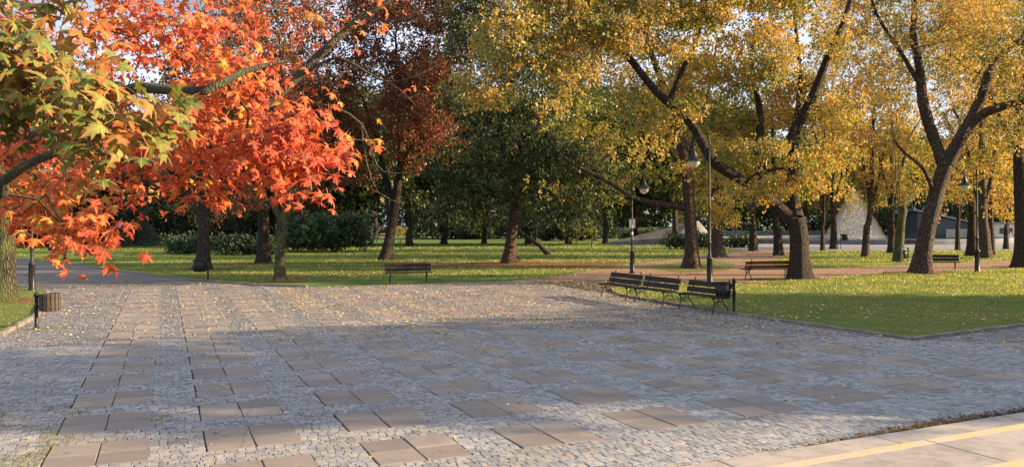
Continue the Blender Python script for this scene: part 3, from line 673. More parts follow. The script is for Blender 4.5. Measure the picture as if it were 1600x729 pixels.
build_tree('dark_spreading_tree', 'broad dark green tree with flared trunk and low drooping boughs, mid lawn', b8,
  [[(b8.x, b8.y, -.15, .62), (*at(797, 390, b8.y), .46), (*at(801, 350, b8.y), .40), (*at(806, 300, b8.y), .36), (*at(803, 220, b8.y), .28), (*at(800, 140, b8.y), .18), (*at(800, 60, b8.y), .07)],
   pth(b8.y, (806, 300, .15), (850, 270, .13), (900, 262, .09), (940, 285, .05)), pth(b8.y, (805, 290, .15), (760, 262, .12), (715, 262, .08), (690, 280, .04)),
   pth(b8.y, (804, 250, .12), (840, 200, .10, b8.y-2), (870, 160, .05, b8.y-3)), pth(b8.y, (804, 250, .12), (765, 190, .09, b8.y-2), (740, 140, .05, b8.y-3))],
  pxblobs([(880, 300, 52, 36), (925, 320, 52, 26), (840, 270, 51, 44), (770, 280, 51, 40), (720, 300, 52, 34), (700, 260, 53, 36), (760, 215, 51, 48), (840, 200, 51, 50), (900, 240, 52, 40), (800, 150, 52, 55), (880, 150, 53, 45), (730, 160, 53, 45), (790, 10, 55, 60), (730, 20, 56, 50), (800, 80, 53, 60), (940, 270, 53, 34), (960, 300, 54, 22), (890, 345, 52, 16, 1, .8), (760, 330, 54, 24, 1, .8), (830, 330, 54, 24, 1, .8), (700, 330, 55, 26, 1, .8), (870, 80, 54, 60), (730, 80, 54, 50)]),
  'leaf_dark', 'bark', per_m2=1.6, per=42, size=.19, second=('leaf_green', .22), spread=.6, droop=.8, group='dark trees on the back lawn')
lb = gp(858, 398)
build_tree('leaning_stem_tree', 'short tree leaning steeply left with a bare sloping stem right of the broad dark tree', lb,
  [[(lb.x, lb.y, -.1, .26), (*at(845, 384, lb.y), .24), (*at(828, 373, lb.y), .20), (*at(812, 362, lb.y), .15), (*at(800, 345, lb.y), .08)], pth(lb.y, (838, 380, .14), (838, 360, .10), (840, 335, .05))],
  pxblobs([(830, 330, lb.y, 22), (800, 335, lb.y, 20), (860, 325, lb.y, 20), (880, 345, lb.y, 12, 1, .7)]), 'leaf_dark', 'bark', per_m2=1.4, per=30, size=.24, flare=.4, group='dark trees on the back lawn')
b9 = gp(602, 406)
build_tree('copper_plum_tree', 'copper leaved tree whose dark trunk leans right behind the far centre bench', b9,
  [[(b9.x, b9.y, -.15, .52), (*at(608, 375, b9.y), .44), (*at(616, 330, b9.y), .38), (*at(622, 290, b9.y), .32), (*at(626, 240, b9.y), .24), (*at(622, 160, b9.y), .16), (*at(618, 60, b9.y), .07)],
   pth(b9.y, (612, 345, .26), (606, 300, .22), (600, 260, .18), (585, 210, .13), (565, 150, .08)), pth(b9.y, (625, 260, .14), (655, 200, .10), (680, 150, .05)),
   pth(b9.y, (600, 262, .10), (570, 240, .08, b9.y-2), (530, 220, .04, b9.y-3))],
  pxblobs([(560, 200, 58, 44), (620, 180, 57, 48), (680, 190, 58, 42), (520, 240, 58, 34), (640, 250, 58, 26), (700, 240, 59, 24), (560, 270, 59, 22), (590, 120, 58, 55), (660, 110, 58, 52), (510, 150, 58, 50), (700, 60, 59, 50, 1, 1), (730, -10, 60, 60), (660, -20, 60, 60), (620, 40, 58, 60, 1, .8), (530, 60, 59, 60, 1, .8), (460, 100, 60, 55, 1, .7), (640, 225, 57, 30), (590, -30, 60, 80), (690, -40, 60, 60, 1, .6), (470, 200, 60, 40)]),
  'leaf_purple', 'bark_dark', per_m2=2.1, per=48, size=.21, second=('leaf_brown', .15), gap=.28, group='copper leaved trees on the shaded lawn')
b10 = gp(437, 439)
build_tree('slender_maple', 'slender mossy maple with a low fork on the shaded lawn edge, under the orange leaves', b10,
  [[(b10.x, b10.y, -.1, .30), (*at(437, 410, b10.y), .265), (*at(439, 370, b10.y), .25), (*at(441, 342, b10.y), .27)],
   pth(b10.y, (440, 345, .16), (428, 325, .14), (410, 306, .11), (385, 285, .08), (360, 250, .05)), pth(b10.y, (441, 345, .20), (450, 315, .17), (452, 270, .14), (445, 210, .10), (440, 130, .06), (445, 60, .03)),
   pth(b10.y, (444, 338, .12), (470, 312, .09), (500, 285, .06), (530, 250, .03))],
  pxblobs([(380, 230, 36, 40, 1, .8), (340, 290, 37, 26, 1, .8), (370, 320, 38, 18, 1, .7), (440, 170, 37, 50), (500, 240, 37, 30, 1, .7), (400, 120, 38, 60), (480, 110, 38, 50, 1, .7), (440, 40, 38, 60, 1, .8), (500, 30, 38, 50, 1, .5), (310, 180, 38, 45)]),
  'leaf_maple_mid', 'bark_moss', per_m2=1.3, per=40, size=.17, second=('leaf_purple', .5), gap=.3)
b11 = gp(317, 421)
build_tree('dark_forked_tree', 'dark forked trunk behind the wire rimmed bin on the shaded lawn', b11,
  [[(b11.x, b11.y, -.15, .50), (*at(318, 390, b11.y), .42), (*at(318, 350, b11.y), .38), (*at(318, 325, b11.y), .36)],
   pth(b11.y, (318, 330, .24), (300, 310, .20), (280, 285, .15), (250, 240, .10), (230, 190, .05)), pth(b11.y, (319, 330, .28), (325, 290, .24), (330, 230, .18), (325, 150, .11), (320, 60, .05)),
   pth(b11.y, (320, 325, .16), (350, 290, .12), (385, 250, .07))],
  pxblobs([(270, 230, 46, 44), (240, 290, 47, 26, 1, .6), (340, 210, 47, 50), (300, 130, 47, 60), (390, 180, 48, 50), (220, 180, 48, 50), (360, 90, 48, 60), (250, 60, 48, 60, 1, .8), (340, 10, 48, 70, 1, .8), (385, 310, 47, 28, 1, .8), (290, 320, 48, 20, 1, .7), (350, 335, 49, 18, 1, .7)]),
  'leaf_purple', 'bark_dark', per_m2=1.3, per=38, size=.22, second=('leaf_brown', .3), gap=.25, group='copper leaved trees on the shaded lawn')
b12 = gp(413, 411)
build_tree('shaded_back_tree', 'stout dark trunk standing just left of and behind the slender mossy maple', b12,
  [[(b12.x, b12.y, -.15, .52), (*at(412, 380, b12.y), .46), (*at(411, 330, b12.y), .42), (*at(408, 250, b12.y), .32), (*at(410, 150, b12.y), .2), (*at(410, 40, b12.y), .08)], pth(b12.y, (410, 290, .18), (450, 240, .12), (490, 200, .06)), pth(b12.y, (409, 280, .18), (370, 240, .12), (330, 190, .06))],
  pxblobs([(400, 280, 53, 36), (460, 260, 53, 36), (350, 260, 54, 40), (410, 190, 53, 60), (480, 160, 54, 50), (400, 90, 54, 70), (500, 290, 53, 26), (320, 140, 55, 60), (430, 0, 55, 80)]),
  'leaf_dark', 'bark_dark', per_m2=1.2, per=38, size=.24, second=('leaf_purple', .35), group='dark trees on the back lawn')
b13 = gp(8, 473)
build_tree('mossy_maple', 'mossy maple trunk at the left edge with reddish foot, beside the black lamp post', b13,
  [[(b13.x, b13.y, 0, .42), (*at(8, 450, b13.y), .36), (*at(9, 400, b13.y), .345), (*at(8, 340, b13.y), .36), (*at(6, 300, b13.y), .36)],
   pth(b13.y, (8, 305, .20), (28, 268, .15, b13.y-.5), (62, 245, .13, b13.y-1), (100, 236, .125, b13.y-1.5), (140, 238, .12, b13.y-2), (185, 250, .10, b13.y-2.5), (240, 248, .07, b13.y-3), (300, 220, .04, b13.y-3.5)),
   pth(b13.y, (5, 305, .28), (-15, 240, .22), (-20, 150, .17), (10, 60, .1), (20, -40, .05)), pth(b13.y, (-18, 175, .14), (40, 140, .11, b13.y-2), (140, 145, .10, b13.y-3), (240, 140, .09, b13.y-4), (325, 138, .08, b13.y-5), (380, 120, .04, b13.y-5))],
  pxblobs([(60, 330, 24, 50, 1, .8), (120, 290, 23, 45, 1, .9), (40, 210, 25, 60), (150, 200, 23, 50, 1, .8), (210, 300, 22, 40, 1, .8), (240, 210, 22, 60), (100, 110, 24, 80, 1, .8), (220, 90, 23, 70, 1, .8), (330, 100, 22, 60, 1, .8), (-30, 300, 25, 60), (0, 40, 25, 80, 1, .6), (180, 0, 24, 80, 1, .7), (380, 60, 22, 50, 1, .7), (310, 230, 21, 40)]),
  'leaf_maple_mid', 'bark_moss', per_m2=2.2, per=26, size=.15, gap=.3, second=('leaf_gold_orange', .25), spread=.35)

# smaller trunks across the sunlit lawn strip and behind it
def small_tree(name, label, px_, py_, r, leanx, top, blobs, leaf, bark='bark_dark', second=None, group=None, per_m2=1.2, per=30, size=.24, flare=.7):
    b = gp(px_, py_); D_ = b.y
    mid = (py_+top)/2
    if group == G2:
        top -= 60; blobs = list(blobs)+[(px_+random.uniform(-35, 35), yy, D_+random.uniform(-2, 2), random.uniform(34, 46), 1, .5) for yy in (170, 120, 75, 30, -15)]
    paths = [[(b.x, b.y, -.12, r*1.15), (*at(px_+leanx*.2, py_-(py_-top)*.25, D_), r*.92), (*at(px_+leanx*.6, mid, D_), r*.8), (*at(px_+leanx, top, D_), r*.5), (*at(px_+leanx*1.2, top-60, D_), r*.25)],
             pth(D_, (px_+leanx*.7, mid-10, r*.4), (px_+leanx-25, top-10, r*.25), (px_+leanx-45, top-60, r*.12)), pth(D_, (px_+leanx*.7, mid, r*.4), (px_+leanx+25, top-5, r*.25), (px_+leanx+50, top-50, r*.12))]
    return build_tree(name, label, b, paths, pxblobs(blobs), leaf, bark, per_m2=per_m2, per=per, size=size, second=second, group=group, flare=flare)
G2 = 'slim trees on the sunlit lawn strip'
small_tree('lawn_tree', 'slim leaning trunk with orange gold leaves before the white fountain spray', 1352, 401, .30, 12, 270, [(1345, 225, 60, 34), (1385, 270, 60, 28), (1370, 190, 61, 40), (1405, 300, 61, 18, 1, .8), (1320, 180, 61, 34), (1400, 220, 61, 30), (1350, 130, 62, 40, 1, .7), (1410, 150, 62, 36, 1, .6)], 'leaf_gold_orange', 'bark', group=G2, second=('leaf_gold', .4))
small_tree('lawn_tree', 'dark trunk left of the fountain spray beside a small far bin', 1303, 389, .36, -2, 290, [(1300, 290, 82, 24), (1330, 300, 82, 16), (1280, 250, 82, 30), (1320, 230, 82, 30), (1290, 190, 83, 36, 1, .7), (1335, 325, 82, 12, 1, .6)], 'leaf_yellowgreen', group=G2, second=('leaf_gold', .5))
small_tree('lawn_tree', 'thin dark trunk right of the huge gold tree, narrowest on the sunlit strip', 1285, 391, .22, 3, 300, [(1285, 285, 78, 20, 1, .8), (1270, 240, 78, 26, 1, .7), (1300, 210, 79, 28, 1, .6)], 'leaf_gold', group=G2)
small_tree('lawn_tree', 'dark trunk just left of the huge gold tree, above the orange bench', 1216, 399, .38, -8, 290, [(1205, 290, 64, 26), (1170, 300, 65, 22), (1220, 240, 65, 34), (1160, 240, 66, 30), (1190, 180, 66, 40)], 'leaf_yellowgreen', group=G2, second=('leaf_dark', .5))
small_tree('lawn_tree', 'dark trunk in the middle of the earth path entrance', 1177, 392, .40, -2, 290, [(1170, 290, 76, 24), (1140, 280, 77, 22), (1190, 230, 77, 34), (1140, 210, 78, 34)], 'leaf_dark', group=G2, second=('leaf_yellowgreen', .5))
small_tree('lawn_tree', 'grey brown trunk with spreading roots right of the tall lamp post', 1121, 402, .50, -4, 290, [(1130, 300, 61, 26), (1100, 250, 62, 34), (1150, 220, 63, 34), (1115, 180, 63, 40)], 'leaf_yellowgreen', 'bark', group=G2, second=('leaf_gold', .6), flare=1.2)
small_tree('lawn_tree', 'stout pale trunk right of the lamp post at the far right of the lawn', 1538, 403, .52, -4, 290, [(1540, 250, 59, 44), (1575, 300, 59, 24), (1500, 300, 60, 26), (1500, 230, 60, 34), (1560, 190, 61, 46), (1470, 330, 61, 10, 1, .6), (1590, 345, 59, 14, 1, .8)], 'leaf_gold', 'bark', group=G2, second=('leaf_gold_orange', .3))
small_tree('lawn_tree', 'dark trunk touching the left side of the stout pale trunk', 1519, 400, .42, 0, 295, [(1515, 290, 63, 26), (1530, 240, 63, 34), (1490, 260, 64, 30)], 'leaf_gold', group=G2)
small_tree('lawn_tree', 'brown trunk close behind the right side of the stout pale trunk', 1550, 398, .26, -2, 300, [(1560, 290, 68, 26), (1585, 250, 68, 34)], 'leaf_yellowgreen', 'bark', group=G2)
small_tree('lawn_tree', 'thin dark trunk between the forked tree and the right hand lamp post', 1496, 391, .24, 2, 300, [(1490, 300, 79, 20), (1510, 260, 79, 30), (1460, 280, 79, 22)], 'leaf_gold', group=G2, second=('leaf_dark', .3))
small_tree('lawn_tree', 'thin crooked dark trunk in front of the white cabin at the far right', 1572, 389, .26, 2, 305, [(1575, 320, 84, 16), (1570, 280, 84, 30), (1600, 250, 84, 30)], 'leaf_yellowgreen', group=G2, second=('leaf_gold', .5))
small_tree('lawn_tree', 'dark trunk hidden behind the pollarded pole trunk', 1393, 395, .34, 0, 290, [(1395, 260, 73, 34), (1420, 300, 73, 26), (1400, 200, 74, 40), (1440, 250, 74, 34)], 'leaf_yellowgreen', group=G2, second=('leaf_gold', .5))
# pollarded trunk with two thin upright shoots
b5 = gp(1403, 409); r5 = empty('pollarded_trunk', b5); tag(r5, 'pollarded pole like trunk with a rounded cut top and two thin upright shoots', 'tree')
m = MB(); pts = [at(1403, 409, b5.y)-b5, at(1405, 380, b5.y)-b5, at(1408, 345, b5.y)-b5, at(1411, 328, b5.y)-b5, at(1412, 322, b5.y)-b5]; m.tube(pts, [.36, .29, .25, .27, .14], 12); m.build('trunk', M['bark_moss'], r5)
for dx, rr in ((-6, .035), (-1, .03)):
    m = MB(); m.tube([at(1407+dx*.3, 326, b5.y)-b5, at(1406+dx, 280, b5.y)-b5, at(1404+dx, 220, b5.y)-b5, at(1399+dx*2, 130, b5.y)-b5], [rr, rr, rr*.8, rr*.4], 6); m.build('shoot', M['bark_tan'], r5)

# trunks far back on the dark lawn
for (lab, px_, py_, r, lean, top) in (
    ('dark trunk far behind the lawn, left of the leaning copper tree', 587, 371, .55, -1, 290), ('thick far trunk beside a double stem behind the green lawn', 745, 372, .8, -8, 290),
    ('far trunk in the gap between the copper tree and the broad dark tree', 700, 369, .6, 1, 300), ('left one of a close pair of far dark trunks right of the broad dark tree', 950, 371, .6, 0, 290),
    ('right one of a close pair of far dark trunks right of the broad dark tree', 958, 371, .7, 1, 290), ('far dark trunk seen just left of the path side lamp post', 975, 367, .4, 1, 290),
    ('dark trunk in front of the grey stone mound', 1056, 383, .5, -2, 290), ('dark trunk at the far left beyond the left path', 83, 391, .38, 2, 300)):
    b = gp(px_, py_); D_ = b.y; k = D_/FPX
    small_tree('woodland_tree', lab, px_, py_, r, lean, top, [(px_+lean, top+6, D_, 24, 1.5), (px_-30, top-20, D_, 30, 1.5), (px_+30, top-25, D_, 30, 1.5), (px_+5, top-70, D_, 46, 1.5), (px_-30, top-120, D_, 40, 1.5), (px_+35, top-120, D_, 40, 1.5)],
      random.choice(('leaf_dark', 'leaf_green')), group='dark woodland trees behind the lawn', per_m2=.55*100/D_, per=26, size=.0042*D_, second=('leaf_green', .3))

# woodland: four kinds built once, then copied
def proto(kind, leaf, second, H_, rad, n, sd_, size, per_m2, bark='bark_dark', low=.18):
    global rng
    b = (0, 0, 0); c = (0, 0, H_*(.5+low/2)); bl = auto_blobs(c, (rad, rad, H_*(.5-low/2)), n, seed=sd_)
    root = build_tree(kind, 'x', b, [[(0, 0, -.3, .42), (.1, .1, H_*.2, .34), (.2, -.1, H_*.5, .26), (0, .2, H_*.85, .08)]], bl, leaf, bark, per_m2=per_m2, per=26, size=size, second=second, spread=.8)
    return root
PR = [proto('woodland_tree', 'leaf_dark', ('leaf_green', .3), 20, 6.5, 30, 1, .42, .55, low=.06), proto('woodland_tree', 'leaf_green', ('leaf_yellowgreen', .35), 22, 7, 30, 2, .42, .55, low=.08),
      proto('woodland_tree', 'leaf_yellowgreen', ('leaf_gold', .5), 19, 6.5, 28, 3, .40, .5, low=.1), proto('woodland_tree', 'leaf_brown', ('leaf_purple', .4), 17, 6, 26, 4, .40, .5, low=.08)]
KL = ['dark green woodland tree in the dense belt behind the lawn', 'mid green woodland tree in the belt beyond the far path', 'yellowing woodland tree beyond the fountain forecourt', 'brown leaved woodland tree behind the shaded left lawn']
KG = ['dark green trees of the woodland belt', 'mid green trees of the woodland belt', 'yellowing trees of the woodland belt', 'brown trees of the woodland belt']
used = [False]*4; USEDL = set()
LANDM = [(-60, 'past the left edge'), (0, 'behind the mossy maple'), (50, 'behind the left lamp post'), (101, 'behind the distant lamp post'), (165, 'behind the smaller spruce'), (212, 'behind the bigger spruce'), (270, 'above the left juniper'), (317, 'behind the dark forked tree'), (375, 'above the right juniper'), (437, 'behind the slender maple'), (515, 'behind the crooked yew'), (560, 'behind the white car'), (602, 'behind the copper plum tree'), (640, 'above the lone bench'), (700, 'behind the thin far trunk'), (745, 'behind the thick far trunk'), (797, 'behind the broad dark tree'), (860, 'behind the leaning stem'), (924, 'behind the pale sapling'), (955, 'behind the close pair of trunks'), (990, 'behind the notice board lamp'), (1035, 'behind the stone mound'), (1081, 'behind the long limbed tree'), (1130, 'behind the tall lamp post'), (1177, 'behind the path entrance trunk'), (1230, 'behind the huge gold tree'), (1290, 'behind the thin dark trunk'), (1335, 'behind the fountain'), (1403, 'behind the pollarded trunk'), (1450, 'behind the forked lawn tree'), (1480, 'behind the wedge kiosk'), (1538, 'behind the stout pale trunk'), (1572, 'behind the white cabin'), (1630, 'past the right edge')]
def wood_copy(k, x, y, s, rz):
    if not used[k]: o = PR[k]; used[k] = True; o.location = (x, y, 0); o.rotation_euler = (0, 0, rz)
    else: o = copy_thing(PR[k], (x, y, 0), rz)
    o.scale = (s, s, s*random.uniform(.92, 1.1)); u = 800+x/y*FPX; cand = [q[1] for q in sorted(LANDM, key=lambda q: abs(q[0]-u))]; row = 'back row' if y > 178 else 'front row'
    lab = next(l for l in ('%s woodland tree, belt %s, %s' % (('dark green', 'mid green', 'yellowing', 'brown leaved')[k], row, q) for q in cand) if l not in USEDL); USEDL.add(lab); tag(o, lab, 'tree', KG[k])
for px_ in range(-60, 1680, 62):                      # first belt
    y = random.uniform(96, 112) if px_ < 1120 else random.uniform(150, 175)
    if 180 < px_ < 340: y = random.uniform(118, 135)
    k = (3 if random.random() < .35 else 0) if px_ < 560 else (random.choice((0, 0, 1)) if px_ < 1100 else random.choice((1, 2, 2)))
    x = (px_+random.uniform(-18, 18)-800)/FPX*y; wood_copy(k, x, y, random.uniform(.9, 1.15)*(1.05 if px_ < 1120 else 1.1), random.uniform(0, 6.3))
for px_ in range(-90, 1720, 75):                      # second belt
    y = random.uniform(185, 225); k = random.choice((0, 0, 1)) if px_ < 1000 else random.choice((1, 2, 0))
    wood_copy(k, (px_+random.uniform(-20, 20)-800)/FPX*y, y, random.uniform(1.2, 1.6), random.uniform(0, 6.3))
# trees to the right of the square, outside the picture: they throw the long shade across the paving
bl_ = auto_blobs((0, 0, 8.5), (4.2, 4.2, 7.6), 34, size=(.36, .5), seed=9)
side = build_tree('side_tree', 'x', (0, 0, 0), [[(0, 0, -.3, .4), (0, 0, 4, .3), (0, .1, 9, .2), (0, 0, 15, .06)]], bl_, 'leaf_green', 'bark_dark', per_m2=.9, per=26, size=.34, spread=.6)
for i, (x, y, sx, sz, lab) in enumerate(((34, 12.0, .95, 1.03, 'tallest green tree at the right side of the square, nearest the steps'), (37, 16.2, .95, .97, 'second green tree from the steps at the right side of the square'), (34, 20.6, .88, .74, 'middle sized green tree at the right side of the square'),
                           (32, 24.3, .75, .60, 'short green tree at the right side of the square near the lawn'), (14.5, 10.6, .26, .24, 'very small bushy green tree beside the steps'))):
    o = side if i == 0 else copy_thing(side); o.location = (x, y, 0); o.rotation_euler = (0, 0, i*1.3); o.scale = (sx, sx, sz); tag(o, lab, 'tree', 'green trees at the right side of the square')
def undergrowth(name, px0, px1, D_, h, mat, n, size=.5):
    x0, x1 = (px0-800)/FPX*D_, (px1-800)/FPX*D_; x = rng.uniform(x0, x1, n); hh = np.array([h*(.65+.8*(mnz.noise(Vector((a*.09, D_*.1, 0)))+.3)) for a in x]); z = hh*rng.uniform(0, 1, n)**.8; y = D_+rng.uniform(-3, 3, n)
    S = np.stack([x, y, z], 1); V, F = crown_leaves(S, np.zeros(3), 20, size, spread=.7, droop=.2, flat=.8); o = link(bpy.data.objects.new(name, np_mesh(name, V, F, M[mat]))); o['kind'] = 'stuff'
from mathutils import noise as mnz
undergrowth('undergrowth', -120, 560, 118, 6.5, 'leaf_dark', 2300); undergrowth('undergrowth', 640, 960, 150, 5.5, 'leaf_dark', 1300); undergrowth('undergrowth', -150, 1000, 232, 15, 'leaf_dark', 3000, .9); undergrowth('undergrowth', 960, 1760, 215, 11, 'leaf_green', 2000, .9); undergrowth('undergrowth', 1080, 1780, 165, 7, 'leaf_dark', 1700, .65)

# ------------------------------------------------------------------ near maple: big single leaves overhanging from the left
def maple_outline():
    h = [(0, 0), (.14, -.02), (.40, -.12), (.36, .08), (.26, .17), (.52, .24), (.68, .48), (.46, .44), (.22, .38), (.20, .56), (.28, .72), (.12, .74), (0, 1)]
    return h+[(-x, y) for x, y in h[-2:0:-1]]
OUT = np.array(maple_outline()); CEN = (0, .30)
def maple_leaf_arrays(var):
    r = np.random.default_rng(50+var); k = len(OUT); ring = OUT*(1+r.normal(0, .05, OUT.shape))
    inner = np.array(CEN)+(ring-np.array(CEN))*.5
    P = np.vstack([[CEN], inner, ring]); x, y = P[:, 0], P[:, 1]
    cup = r.uniform(-.95, .35); bend = r.uniform(-.9, .05)
    z = -.06-cup*.0+cup*x*x*.9+bend*(y-.3)**2+.05*np.sin(np.arctan2(x, y-.25)*5)*np.hypot(x, y-.3)+r.normal(0, .012, len(x))
    V = np.stack([x, y, z], 1); F = []
    for i in range(k):
        j = (i+1) % k; F += [(0, 1+i, 1+j)]; F += [(1+i, 1+k+i, 1+k+j), (1+i, 1+k+j, 1+j)]
    # petiole
    b = len(V); V = np.vstack([V, [(-.012, .02, z[0]), (.012, .02, z[0]), (.008, -.42, z[0]+.14), (-.008, -.42, z[0]+.14)]]); F += [(b, b+1, b+2), (b, b+2, b+3)]
    edge = np.concatenate([[0], np.full(k, .45), np.full(k, 1.0), np.full(4, 1.0)])
    return V, np.array(F), edge
LV = [maple_leaf_arrays(i) for i in range(6)]
def set_edge(me, e, V):
    b_ = me.attributes.new('leaf_xy', 'FLOAT_VECTOR', 'POINT'); b_.data.foreach_set('vector', np.asarray(V, dtype=np.float32).ravel())
    a = me.attributes.new('edge', 'FLOAT', 'POINT'); a.data.foreach_set('value', np.asarray(e, dtype=np.float32))
mb = Vector((-8.6, 8.4, .075)); MAPLE = Tree(mb); P_ = lambda p, r: (p.x, p.y, p.z, r)
MAPLE.path([(mb.x, mb.y, 0, .34), (-8.5, 8.4, 1.2, .28), (-8.3, 8.4, 2.4, .25), (-8.1, 8.3, 3.4, .20), (-7.8, 8.2, 5.2, .12), (-7.5, 8.0, 7.0, .05)])
def limb(*pts):
    q = [(*at(p[0], p[1], p[2]), p[3]) for p in pts] if len(pts[0]) == 4 and pts[0][2] > 0 and pts[0][0] > -500 else pts
    MAPLE.path(q, MAPLE.nearest(q[0]))
MAPLE.path([(-8.2, 8.35, 2.9, .13), (-6.6, 8.3, 3.5, .10), (*at(110, 215, 8.2), .075), (*at(180, 150, 6.8), .05), (*at(250, 141, 6.6), .045), (*at(325, 139, 6.5), .038), (*at(380, 110, 6.8), .025), (*at(450, 95, 7.2), .012)], MAPLE.nearest((-8.2, 8.35, 2.9)))
MAPLE.path([(-8.1, 8.3, 3.6, .13), (-6.0, 9.0, 4.2, .10), (*at(330, 260, 9.2), .075), (*at(400, 185, 9.0), .068), (*at(450, 132, 9.0), .06), (*at(500, 82, 9.0), .05), (*at(545, 45, 9.0), .038), (*at(600, 8, 9.0), .028), (*at(660, -30, 9.0), .01)], MAPLE.nearest((-8.1, 8.3, 3.6)))
MAPLE.path([(*at(455, 128, 9.0), .026), (*at(490, 105, 8.9), .02), (*at(530, 90, 8.9), .016), (*at(570, 112, 8.9), .013), (*at(605, 128, 8.9), .011), (*at(650, 118, 8.9), .007), (*at(700, 95, 8.9), .004)], MAPLE.nearest(at(455, 128, 9.0)))
MAPLE.path([(*at(350, 200, 8.8), .024), (*at(450, 160, 8.6), .018), (*at(520, 168, 8.5), .014), (*at(565, 195, 8.5), .012), (*at(582, 240, 8.5), .010), (*at(600, 268, 8.5), .008), (*at(640, 270, 8.5), .005)], MAPLE.nearest(at(350, 200, 9.1)))
MAPLE.path([(*at(565, 195, 8.5), .009), (*at(572, 250, 8.4), .007), (*at(590, 300, 8.4), .006), (*at(630, 318, 8.4), .004)], MAPLE.nearest(at(565, 195, 8.5)))
MAPLE.path([(*at(605, 128, 8.9), .008), (*at(625, 140, 8.9), .006), (*at(650, 165, 8.9), .004)], MAPLE.nearest(at(605, 128, 8.9)))
MAPLE.path([(-8.2, 8.3, 2.7, .10), (-5.8, 6.6, 2.9, .07), (*at(-40, 60, 5.2), .035), (*at(80, 110, 4.8), .02), (*at(190, 130, 4.7), .012)], MAPLE.nearest((-8.2, 8.3, 2.7)))
MAPLE.path([(-8.25, 8.35, 2.3, .09), (-6.2, 7.2, 2.6, .06), (*at(-40, 320, 6.3), .05), (*at(5, 288, 6.1), .042), (*at(38, 258, 6.0), .036), (*at(80, 238, 6.0), .034), (*at(130, 233, 6.0), .032), (*at(180, 246, 6.0), .028), (*at(232, 250, 6.0), .022), (*at(280, 225, 6.1), .012)], MAPLE.nearest((-8.25, 8.35, 2.3)))
mroot = empty('red_maple', mb); tag(mroot, 'maple overhanging at the left with big orange red leaves and a green cluster', 'tree')
# clusters: px, py, distance, radius px, count, kind
CL = [(60, 110, 4.6, 75, 46, 'g'), (150, 130, 4.5, 62, 42, 'g'), (185, 200, 4.6, 42, 22, 'g'), (30, 190, 4.7, 55, 26, 'g'), (100, 70, 4.6, 70, 30, 'g'), (215, 175, 4.7, 30, 12, 'g'), (0, 50, 4.5, 70, 26, 'g'), (165, 235, 4.7, 22, 4, 'g'), (-60, 120, 4.5, 80, 30, 'g'), (60, 20, 4.7, 60, 10, 'g'),
      (315, 60, 7.6, 70, 115, 'o'), (260, 30, 8.4, 70, 120, 'o'), (365, 135, 7.2, 64, 130, 'o'), (300, 190, 7.4, 70, 160, 'o'), (390, 215, 7.0, 62, 150, 'o'), (450, 200, 7.0, 50, 100, 'o'), (440, 265, 6.8, 55, 110, 'o'), (490, 260, 6.9, 36, 50, 'o'), (478, 305, 6.6, 20, 14, 'o'),
      (350, 265, 7.2, 55, 90, 'o'), (290, 250, 7.3, 45, 60, 'o'), (520, 240, 7.1, 32, 26, 'o'), (230, 225, 7.6, 44, 34, 'o'), (410, 105, 7.6, 42, 34, 'o'), (430, 40, 8.2, 50, 14, 'o'), (340, 0, 8.2, 60, 60, 'o'), (480, 180, 7.2, 30, 20, 'o'), (210, 60, 8.2, 60, 80, 'o'), (150, 20, 8.4, 60, 60, 'o'),
      (60, 310, 7.2, 55, 60, 'o'), (120, 300, 7.0, 45, 50, 'o'), (155, 345, 6.6, 30, 34, 'o'), (130, 360, 6.5, 32, 34, 'o'), (165, 380, 6.4, 18, 12, 'o'), (135, 398, 6.4, 14, 6, 'o'), (90, 350, 6.8, 36, 26, 'o'), (20, 320, 7.2, 40, 36, 'o'), (195, 265, 7.4, 38, 30, 'o'), (225, 290, 7.4, 24, 6, 'o'),
      (20, 250, 7.6, 60, 60, 'o'), (100, 220, 8.2, 60, 60, 'o'), (545, 215, 8.4, 26, 10, 'o'), (585, 220, 8.4, 14, 7, 'o'), (555, 60, 9.0, 12, 5, 'o'), (570, 30, 9, 22, 5, 'o'), (500, 40, 9, 40, 8, 'o'), (600, 10, 9, 20, 5, 'o'), (640, 150, 8.9, 20, 3, 'o'), (530, 150, 8.6, 22, 5, 'o'), (-60, 260, 7.4, 80, 90, 'o'), (-80, 60, 7.6, 90, 120, 'o'), (100, -60, 8, 110, 150, 'o'), (300, -90, 8, 90, 90, 'o'), (60, 60, 9.5, 90, 90, 'o')]
targets = []; leafrec = []
for (u, v, D_, r, cnt, kd) in CL:
    cnt = int(cnt*1.0) if kd == 'o' and cnt > 12 else int(cnt*1.5) if kd == 'g' else cnt
    c = np.array(at(u, v, D_)); Rm = r/FPX*D_; nt_ = max(1, cnt//9); tw = c+unit(rng.normal(0, 1, (nt_, 3)))*rng.uniform(.15, 1.12, (nt_, 1))*np.array([Rm, Rm*(1.3 if kd == 'o' else .8), Rm*.9])
    for t in tw: targets.append(t)
    for q in range(cnt):
        t = tw[q % nt_]; p = t+rng.normal(0, 1, 3)*np.array([.13, .13, .085]); leafrec.append((p, t, kd))
MAPLE.grow(targets, seg=.25, wob=.10, rise=.3); MAPLE.radii(.0035, 2.2); MAPLE.wood(mroot, M['bark_tan'], trunk_n=14)
base_ = np.array(mb); camp = np.array([0, 0, HC]); recs = []
